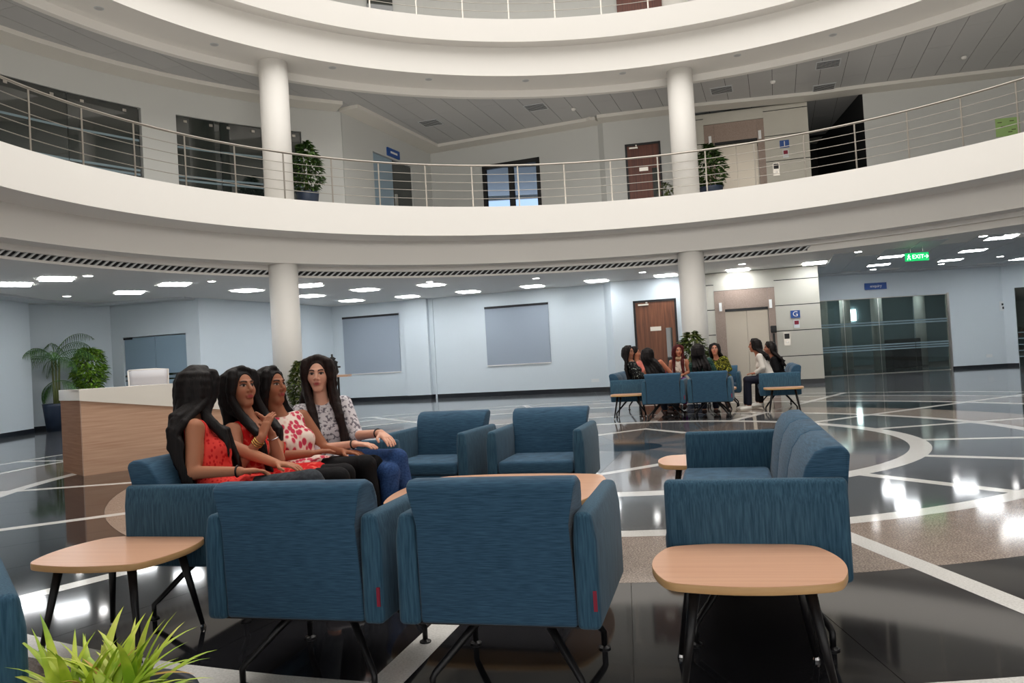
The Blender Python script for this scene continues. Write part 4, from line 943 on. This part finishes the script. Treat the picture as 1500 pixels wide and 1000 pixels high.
        xb = (q[:, 0]*s-.012)/.034; d = np.abs(q[:, 2]-(.0265+.006*np.sin(np.clip(xb, 0, 1)*2.3)))/.0058; blend(fr*np.clip(1.4-d, 0, 1)*((xb > 0) & (xb < 1.05)), srgb(26, 18, 16))
        d = np.sqrt(((q[:, 0]-s*.04)/.02)**2+((q[:, 2]+.028)/.02)**2); blend(fr*np.clip(1-d, 0, 1)*.25, srgb(200, 104, 84))
    np_mesh('body', Vt, Q, M['skin'], root, off, C)
    # clothes
    if top is not None:
        F = Field(lo, hi, max(h, .006)); e = .011; torso(F, e)
        for (e_, w_, tp), sh in ((R, shR), (L, shL)):
            if sleeve <= 0: F.caps(sh+(e_-sh)*.02, e_, .058, .05, k=.008, mode='s')
            elif sleeve < 1: F.caps(sh, sh+(e_-sh)*sleeve, .058, .056, k=.03)
            else: F.caps(sh, e_, .058, .05, k=.03); F.caps(e_, e_+(w_-e_)*min(.93, sleeve-1), .05, .038, k=.012)
        if hem > 0:
            for (a_, k_, an, _) in legs: F.caps(a_, a_+(k_-a_)*hem, .083+e+.004, .074+e+.006, k=.04)
        F.ell(nb+up*.045+sff*(.02+neckdrop*.3), (.076, .07, .062+neckdrop), T, .012, 's')
        if neckdrop: F.ell(nb-up*(neckdrop*.6)+sff*.09, (.055, .05, .06), T, .02, 's')
        Vt, Q = F.mesh(); np_mesh('top', Vt, Q, M[top], root, off)
    if bottom is not None:
        F = Field(lo, hi, max(h, .006)); F.caps(hip-r*.07, hip+r*.07, .116, k=.03)
        for (a_, k_, an, _) in legs: F.caps(a_, k_, .094, .066, k=.03); F.caps(k_, an+(k_-an)*.12, .064, .052, k=.02)
        Vt, Q = F.mesh(); np_mesh('trousers', Vt, Q, M[bottom], root, off)
    if shoes is not None:
        for (a_, k_, an, _) in legs:
            F = Field(an-V(.26, .26, .12), an+V(.26, .26, .1), max(h, .006)); F.caps(an-V(0, 0, .03), an+f*.15-V(0, 0, .048), .042, .034, k=.02); F.ell(an-V(0, 0, .02), (.046, .05, .04), None, .02)
            Vt, Q = F.mesh(); np_mesh('shoe', Vt, Q, M[shoes], root, off)
    # hair: a cap and many hanging locks
    rg = np.random.default_rng(int(abs(head[0]*1000+head[1]*377)) % 99991)
    hlo = np.minimum(head-.2, nb-up*hlen-.2); hhi = np.maximum(head+.2, nb+.2); F = Field(hlo, hhi, max(h, .0055) if h < .01 else h*.8)
    F.ell(hp(0, -.022, .038), (.087, .101, .096), Hm, .01); v_ = hvol
    F.ell(hp(0, .098, -.006), (.060, .066, .097), Hm, .006, 's')
    locks = []
    for i in range(26): locks.append((rg.uniform(100, 260), 'b'))
    nf = int(round(12*front)); 
    for s in (-1, 1):
        for i in range(nf): locks.append((s*rg.uniform(62, 108), 'f'))
        for i in range(7): locks.append((s*rg.uniform(78, 120), 'b'))
    for ph, kind in locks:
        ph = math.radians(ph); sx, cx = math.sin(ph), math.cos(ph); sg = 1 if sx > 0 else -1; J = lambda s=.009: rg.normal(0, s, 3)
        p = [hp(.006*sg, .045-.10*rg.random(), .116), hp(sx*.080, cx*.088-.012, .075), hp(sx*.089*v_, cx*.095-.02, .0)+J(.003), hp(sx*.095*v_, cx*.095-.028, -.07)+J(.005)]
        if cx > .1: p[1] = hp(sx*.078, .045, .085); p[2] = hp(sg*.083*v_, .038, .02); p[3] = hp(sg*.086*v_, .022, -.06)
        Lk = hlen*rg.uniform(.8, 1.05)
        if kind == 'f':
            p += [nb+up*.0+srr*sg*.085*v_+sff*.06+J(), nb-up*.12+srr*sg*.085+sff*.125+J(), nb-up*(.12+(Lk-.12)*.55)+srr*sg*.09+sff*.145+J(.014), nb-up*Lk+srr*sg*.08+sff*.14+J(.018)]
        else:
            lx = math.sin(ph)*.10*v_*bw
            p += [nb+up*.02+srr*lx-sff*.075+J(), nb-up*.10+srr*lx*1.25-sff*.125+J(), nb-up*(.10+(Lk-.10)*.55)+srr*lx*1.35-sff*.13+J(.014), nb-up*Lk+srr*lx*1.2-sff*.115+J(.02)]
        if wave:
            ax = nrm(rg.normal(0, 1, 3)); 
            p = [q_ + (ax*wave*math.sin(i_*2.4+ph*3) if i_ > 3 else 0) for i_, q_ in enumerate(p)]
        # smooth the polyline
        pp = []
        for i_ in range(len(p)-1):
            a_, b_2, c_, d_ = p[max(0, i_-1)], p[i_], p[i_+1], p[min(len(p)-1, i_+2)]
            for t in (0, .5): pp.append(.5*((2*b_2)+(-a_+c_)*t+(2*a_-5*b_2+4*c_-d_)*t*t+(-a_+3*b_2-3*c_+d_)*t**3))
        pp.append(p[-1]); n = len(pp)
        rad = [(.012+.010*min(1, i_/4))*(1 if i_ < n*.6 else 1-.65*(i_/n-.6)/.4) for i_ in range(n)]
        for i_ in range(n-1): F.caps(pp[i_], pp[i_+1], rad[i_], rad[i_+1], k=.016 if i_ < 5 else .006)
    Vt, Q = F.mesh(); np_mesh('hair', Vt, Q, M[hm], root, off)
    root['_'] = 1; del root['_']
    return root, dict(hp=hp, R=R, L=L, nb=nb, up=up, off=off)
def torus(name, c, n, R_, r_, m, root, off, k=24):
    c = np.array(c); n = nrm(np.array(n, float)); a = nrm(np.cross(n, V(.3, .5, .8))); b = np.cross(n, a)
    pts = [Vector(c-off+a*R_*math.cos(2*PI*i/k)+b*R_*math.sin(2*PI*i/k)) for i in range(k+1)]; return MB().tube(pts, r_, 6, False).build(name, M[m], root, True)
A3 = lambda x, y, Y: np.array(at(x, y, Y))
M['c_red'] = cloth('red_lace', srgb(190, 20, 26), srgb(226, 66, 58), 60, (.25, .45), 'v'); M['c_red2'] = cloth('red_print', srgb(204, 22, 24), srgb(226, 90, 76), 34, (.55, .7), 'v')
M['c_pink'] = cloth('pink_floral', srgb(206, 60, 88), srgb(238, 196, 184), 30, (.40, .50), 'v', srgb(246, 226, 214)); M['c_print'] = cloth('grey_leaf_print', srgb(222, 216, 220), srgb(120, 114, 124), 46, (.52, .60), 'noise')
M['c_jean'] = cloth('blue_denim', srgb(34, 58, 104), srgb(50, 82, 132), 90, (.35, .65)); M['c_grey'] = cloth('grey_trousers', srgb(48, 52, 58), srgb(62, 66, 72), 40, (.4, .6)); M['c_black'] = cloth('black_trousers', srgb(16, 15, 18))
M['c_floral'] = cloth('black_floral', srgb(20, 22, 24), srgb(160, 170, 160), 34, (.6, .68), 'noise'); M['c_check'] = cloth('green_check', srgb(28, 56, 50), srgb(60, 90, 80), 40, (.45, .55)); M['c_olive'] = cloth('olive_print', srgb(40, 48, 24), srgb(150, 152, 52), 42, (.5, .56), 'noise')
M['c_white'] = cloth('white_jacket', srgb(222, 216, 208)); M['c_pinkp'] = cloth('pink_plain', srgb(206, 116, 104)); M['c_cream'] = cloth('cream_print', srgb(228, 220, 208), srgb(120, 80, 90), 40, (.6, .68)); M['c_purple'] = cloth('purple_trousers', srgb(92, 36, 104)); M['c_navy'] = cloth('navy_trousers', srgb(28, 30, 44))
M['c_maroon'] = cloth('maroon', srgb(110, 30, 48)); M['c_beige'] = cloth('beige_scarf', srgb(196, 170, 140)); M['shoe_w'] = mat('white_shoe', srgb(226, 222, 214), .5); M['shoe_d'] = mat('dark_shoe', srgb(52, 30, 26), .5); M['band'] = mat('black_band', srgb(14, 13, 14), .5); M['gold'] = mat('gold', srgb(206, 170, 96), .25, 1)
sF = V(.968, -.25, 0)
def hipat(x, y): return V(x, y, .575)
# 1: nearest, back of the head to the camera
p1, k1 = person('woman in a red sleeveless lace dress, face hidden by long wavy black hair', (-1.66, 4.38), hipat(-1.66, 4.38), A3(284, 612, 4.42)+V(0, 0, -.03), A3(292, 570, 4.47), (.62, .78, -.02), sF, (.93, .36, 0),
    R=(A3(282, 692, 4.22), A3(352, 690, 4.20), A3(384, 688, 4.28)), L=(V(-1.56, 4.56, .78), V(-1.36, 4.42, .73), V(-1.20, 4.38, .71)),
    legs=[(hipat(-1.64, 4.30), V(-1.13, 4.26, .64), V(-1.02, 4.18, .12), None), (hipat(-1.64, 4.46), V(-1.16, 4.42, .60), V(-1.10, 4.36, .10), None)],
    top='c_red', bottom='c_grey', shoes='shoe_d', tone=(184, 124, 94), hlen=.46, wave=.022, front=.35, hvol=1.06, bw=1.45)
torus('wrist_band', k1['R'][1]+(k1['R'][0]-k1['R'][1])*.06, k1['R'][0]-k1['R'][1], .029, .005, 'band', p1, k1['off'])
# 2
p2, k2 = person('woman in a red printed top with hands clasped and chin raised', (-1.53, 4.78), hipat(-1.53, 4.78), A3(366, 613, 4.85)+V(0, 0, -.015), A3(352, 569, 4.83), (.86, -.62, .16), sF, (.86, -.5, 0),
    R=(A3(350, 682, 4.58), A3(384, 640, 4.55), A3(395, 606, 4.60)), L=(A3(408, 674, 4.70), A3(398, 636, 4.66), A3(383, 606, 4.63)),
    legs=[(hipat(-1.50, 4.70), V(-1.06, 4.60, .60), V(-1.00, 4.56, .10), None), (hipat(-1.50, 4.86), V(-1.06, 4.76, .60), V(-1.02, 4.72, .10), None)],
    top='c_red2', bottom='c_black', shoes='shoe_d', tone=(176, 118, 90), hlen=.36, front=.5, neckdrop=.05, hem=.6)
for s_ in (0, .10, .20): torus('bangle', k2['R'][1]+(k2['R'][0]-k2['R'][1])*(.12+s_*.6), k2['R'][0]-k2['R'][1], .031, .0035, 'gold', p2, k2['off'])
torus('bracelet', k2['L'][1]+(k2['L'][0]-k2['L'][1])*.15, k2['L'][0]-k2['L'][1], .030, .004, 'chrome', p2, k2['off'])
torus('earring', k2['hp'](.078, .0, -.06), (.3, 1, 0), .014, .002, 'chrome', p2, k2['off'])
# 3
p3, k3 = person('woman in a pink and white floral sleeveless top with round earrings on the left sofa', (-1.42, 5.15), hipat(-1.42, 5.15), A3(410, 605, 5.18)+V(0, 0, -.02), A3(398, 566, 5.17), (.88, -.5, .10), sF, (.72, -.70, 0),
    R=(A3(410, 668, 4.93), A3(454, 664, 4.96), A3(484, 658, 5.02)), L=None,
    legs=[(hipat(-1.40, 5.07), V(-.97, 4.98, .62), V(-.90, 4.92, .10), None), (hipat(-1.40, 5.23), V(-.95, 5.12, .60), V(-.90, 5.08, .10), None)],
    top='c_pink', bottom='c_black', shoes='shoe_d', tone=(162, 104, 76), hlen=.30, front=0, hem=.3)
for s_ in (1, -1): torus('earring', k3['hp'](s_*.080, .0, -.058), (.3, 1, 0), .016, .005, 'gold', p3, k3['off'])
# 4
p4, k4 = person('long-haired woman in a grey leaf-print blouse and blue jeans looking at the camera', (-1.32, 5.55), hipat(-1.32, 5.55), A3(470, 586, 5.50)+V(0, 0, -.01), A3(466, 548, 5.48), (.10, -1, -.02), (.93, -.37, 0), (.42, -.90, 0),
    R=(A3(468, 658, 5.28), A3(520, 650, 5.15), A3(558, 652, 5.08)), L=(A3(522, 638, 5.48), A3(558, 634, 5.22), A3(580, 652, 5.08)),
    legs=[(hipat(-1.28, 5.46), A3(570, 690, 5.08)+V(0, 0, -.01), V(-.84, 5.00, .12), None), (hipat(-1.28, 5.62), A3(582, 672, 5.18), V(-.70, 5.16, .14), None)],
    top='c_print', bottom='c_jean', shoes='shoe_d', tone=(226, 172, 148), hlen=.52, front=1.0, sleeve=1.08, hem=.25, hm='hair_brown')
torus('wrist_band', k4['R'][1]+(k4['R'][0]-k4['R'][1])*.05, k4['R'][0]-k4['R'][1], .028, .005, 'band', p4, k4['off'])
torus('wrist_band', k4['L'][1]+(k4['L'][0]-k4['L'][1])*.12, k4['L'][0]-k4['L'][1], .029, .005, 'band', p4, k4['off'])
# far group
FGP = 'women of the far seating group'
def far(label, x, y, headpx, Y, hdir, f, **kw):
    hd_ = A3(headpx[0], headpx[1], Y); hip_ = V(x, y, .575); nb_ = V(hd_[0], hd_[1], 0)*.8+V(x, y, 0)*.2; nb_ = V(nb_[0], nb_[1], hd_[2]-.175)
    return person(label, (x, y), hip_, nb_, hd_, hdir, f, h=.0115, group=FGP, shoes=kw.pop('shoes', 'shoe_d'), **kw)
af = V(.95, -.3, 0)
far('woman in black floral top with very long hair in the far group', 2.38, 15.0, (921, 516), 15.0, (.8, -.6, 0), af, top='c_floral', bottom='c_navy', sleeve=1.6, hlen=.5, tone=(170, 120, 96))
far('woman in pink in profile behind the one in black floral top', 2.62, 15.6, (930, 517), 15.6, (.95, -.2, 0), af, top='c_pinkp', bottom='c_navy', sleeve=.6, hlen=.2, tone=(190, 130, 100))
far('woman in maroon seen from behind on the left armchair of the far group', 2.72, 14.1, (949, 520), 14.15, (.45, .9, 0), (.3, .95, 0), top='c_maroon', bottom='c_navy', sleeve=0, hlen=.4, tone=(190, 120, 92))
far_c = far('woman with burgundy hair and beige scarf facing the camera in the far group', 3.42, 16.2, (993, 514), 16.0, (.1, -1, 0), (-.3, -.95, 0), top='c_cream', bottom='c_purple', sleeve=0, hlen=.3, front=.5, hm='hair_red', tone=(176, 120, 96))
far('woman in a dark green checked shirt seen from behind in the far group', 3.40, 13.9, (1022, 514), 13.95, (.2, .98, 0), (.3, .95, 0), top='c_check', bottom='c_navy', sleeve=1.3, hlen=.28, tone=(200, 140, 112))
far('woman in an olive and yellow print with shoulder-length hair, facing the camera', 4.22, 15.95, (1047, 512), 15.8, (-.3, -.9, .2), (-.3, -.95, 0), top='c_olive', bottom='c_navy', sleeve=1.5, hlen=.14, tone=(190, 132, 108))
far('woman in a white jacket in profile on the far right sofa', 4.76, 14.6, (1105, 506), 14.7, (-.97, .2, 0), (-.97, .2, 0), top='c_white', bottom='c_navy', sleeve=1.85, hlen=.16, tone=(170, 112, 88), shoes='shoe_w', wave=.01)
far('woman with dark curly hair behind the one in the white jacket on the right sofa', 5.15, 15.15, (1127, 510), 15.2, (-.97, .2, 0), (-.97, .2, 0), top='c_black', bottom='c_black', sleeve=1.5, hlen=.22, tone=(160, 106, 84), wave=.02, hvol=1.2, shoes='shoe_w')
sc_, ks = far_c; torus('scarf', ks['nb']+V(0, 0, .03), (0, 0, 1), .062, .036, 'c_beige', sc_, ks['off'])
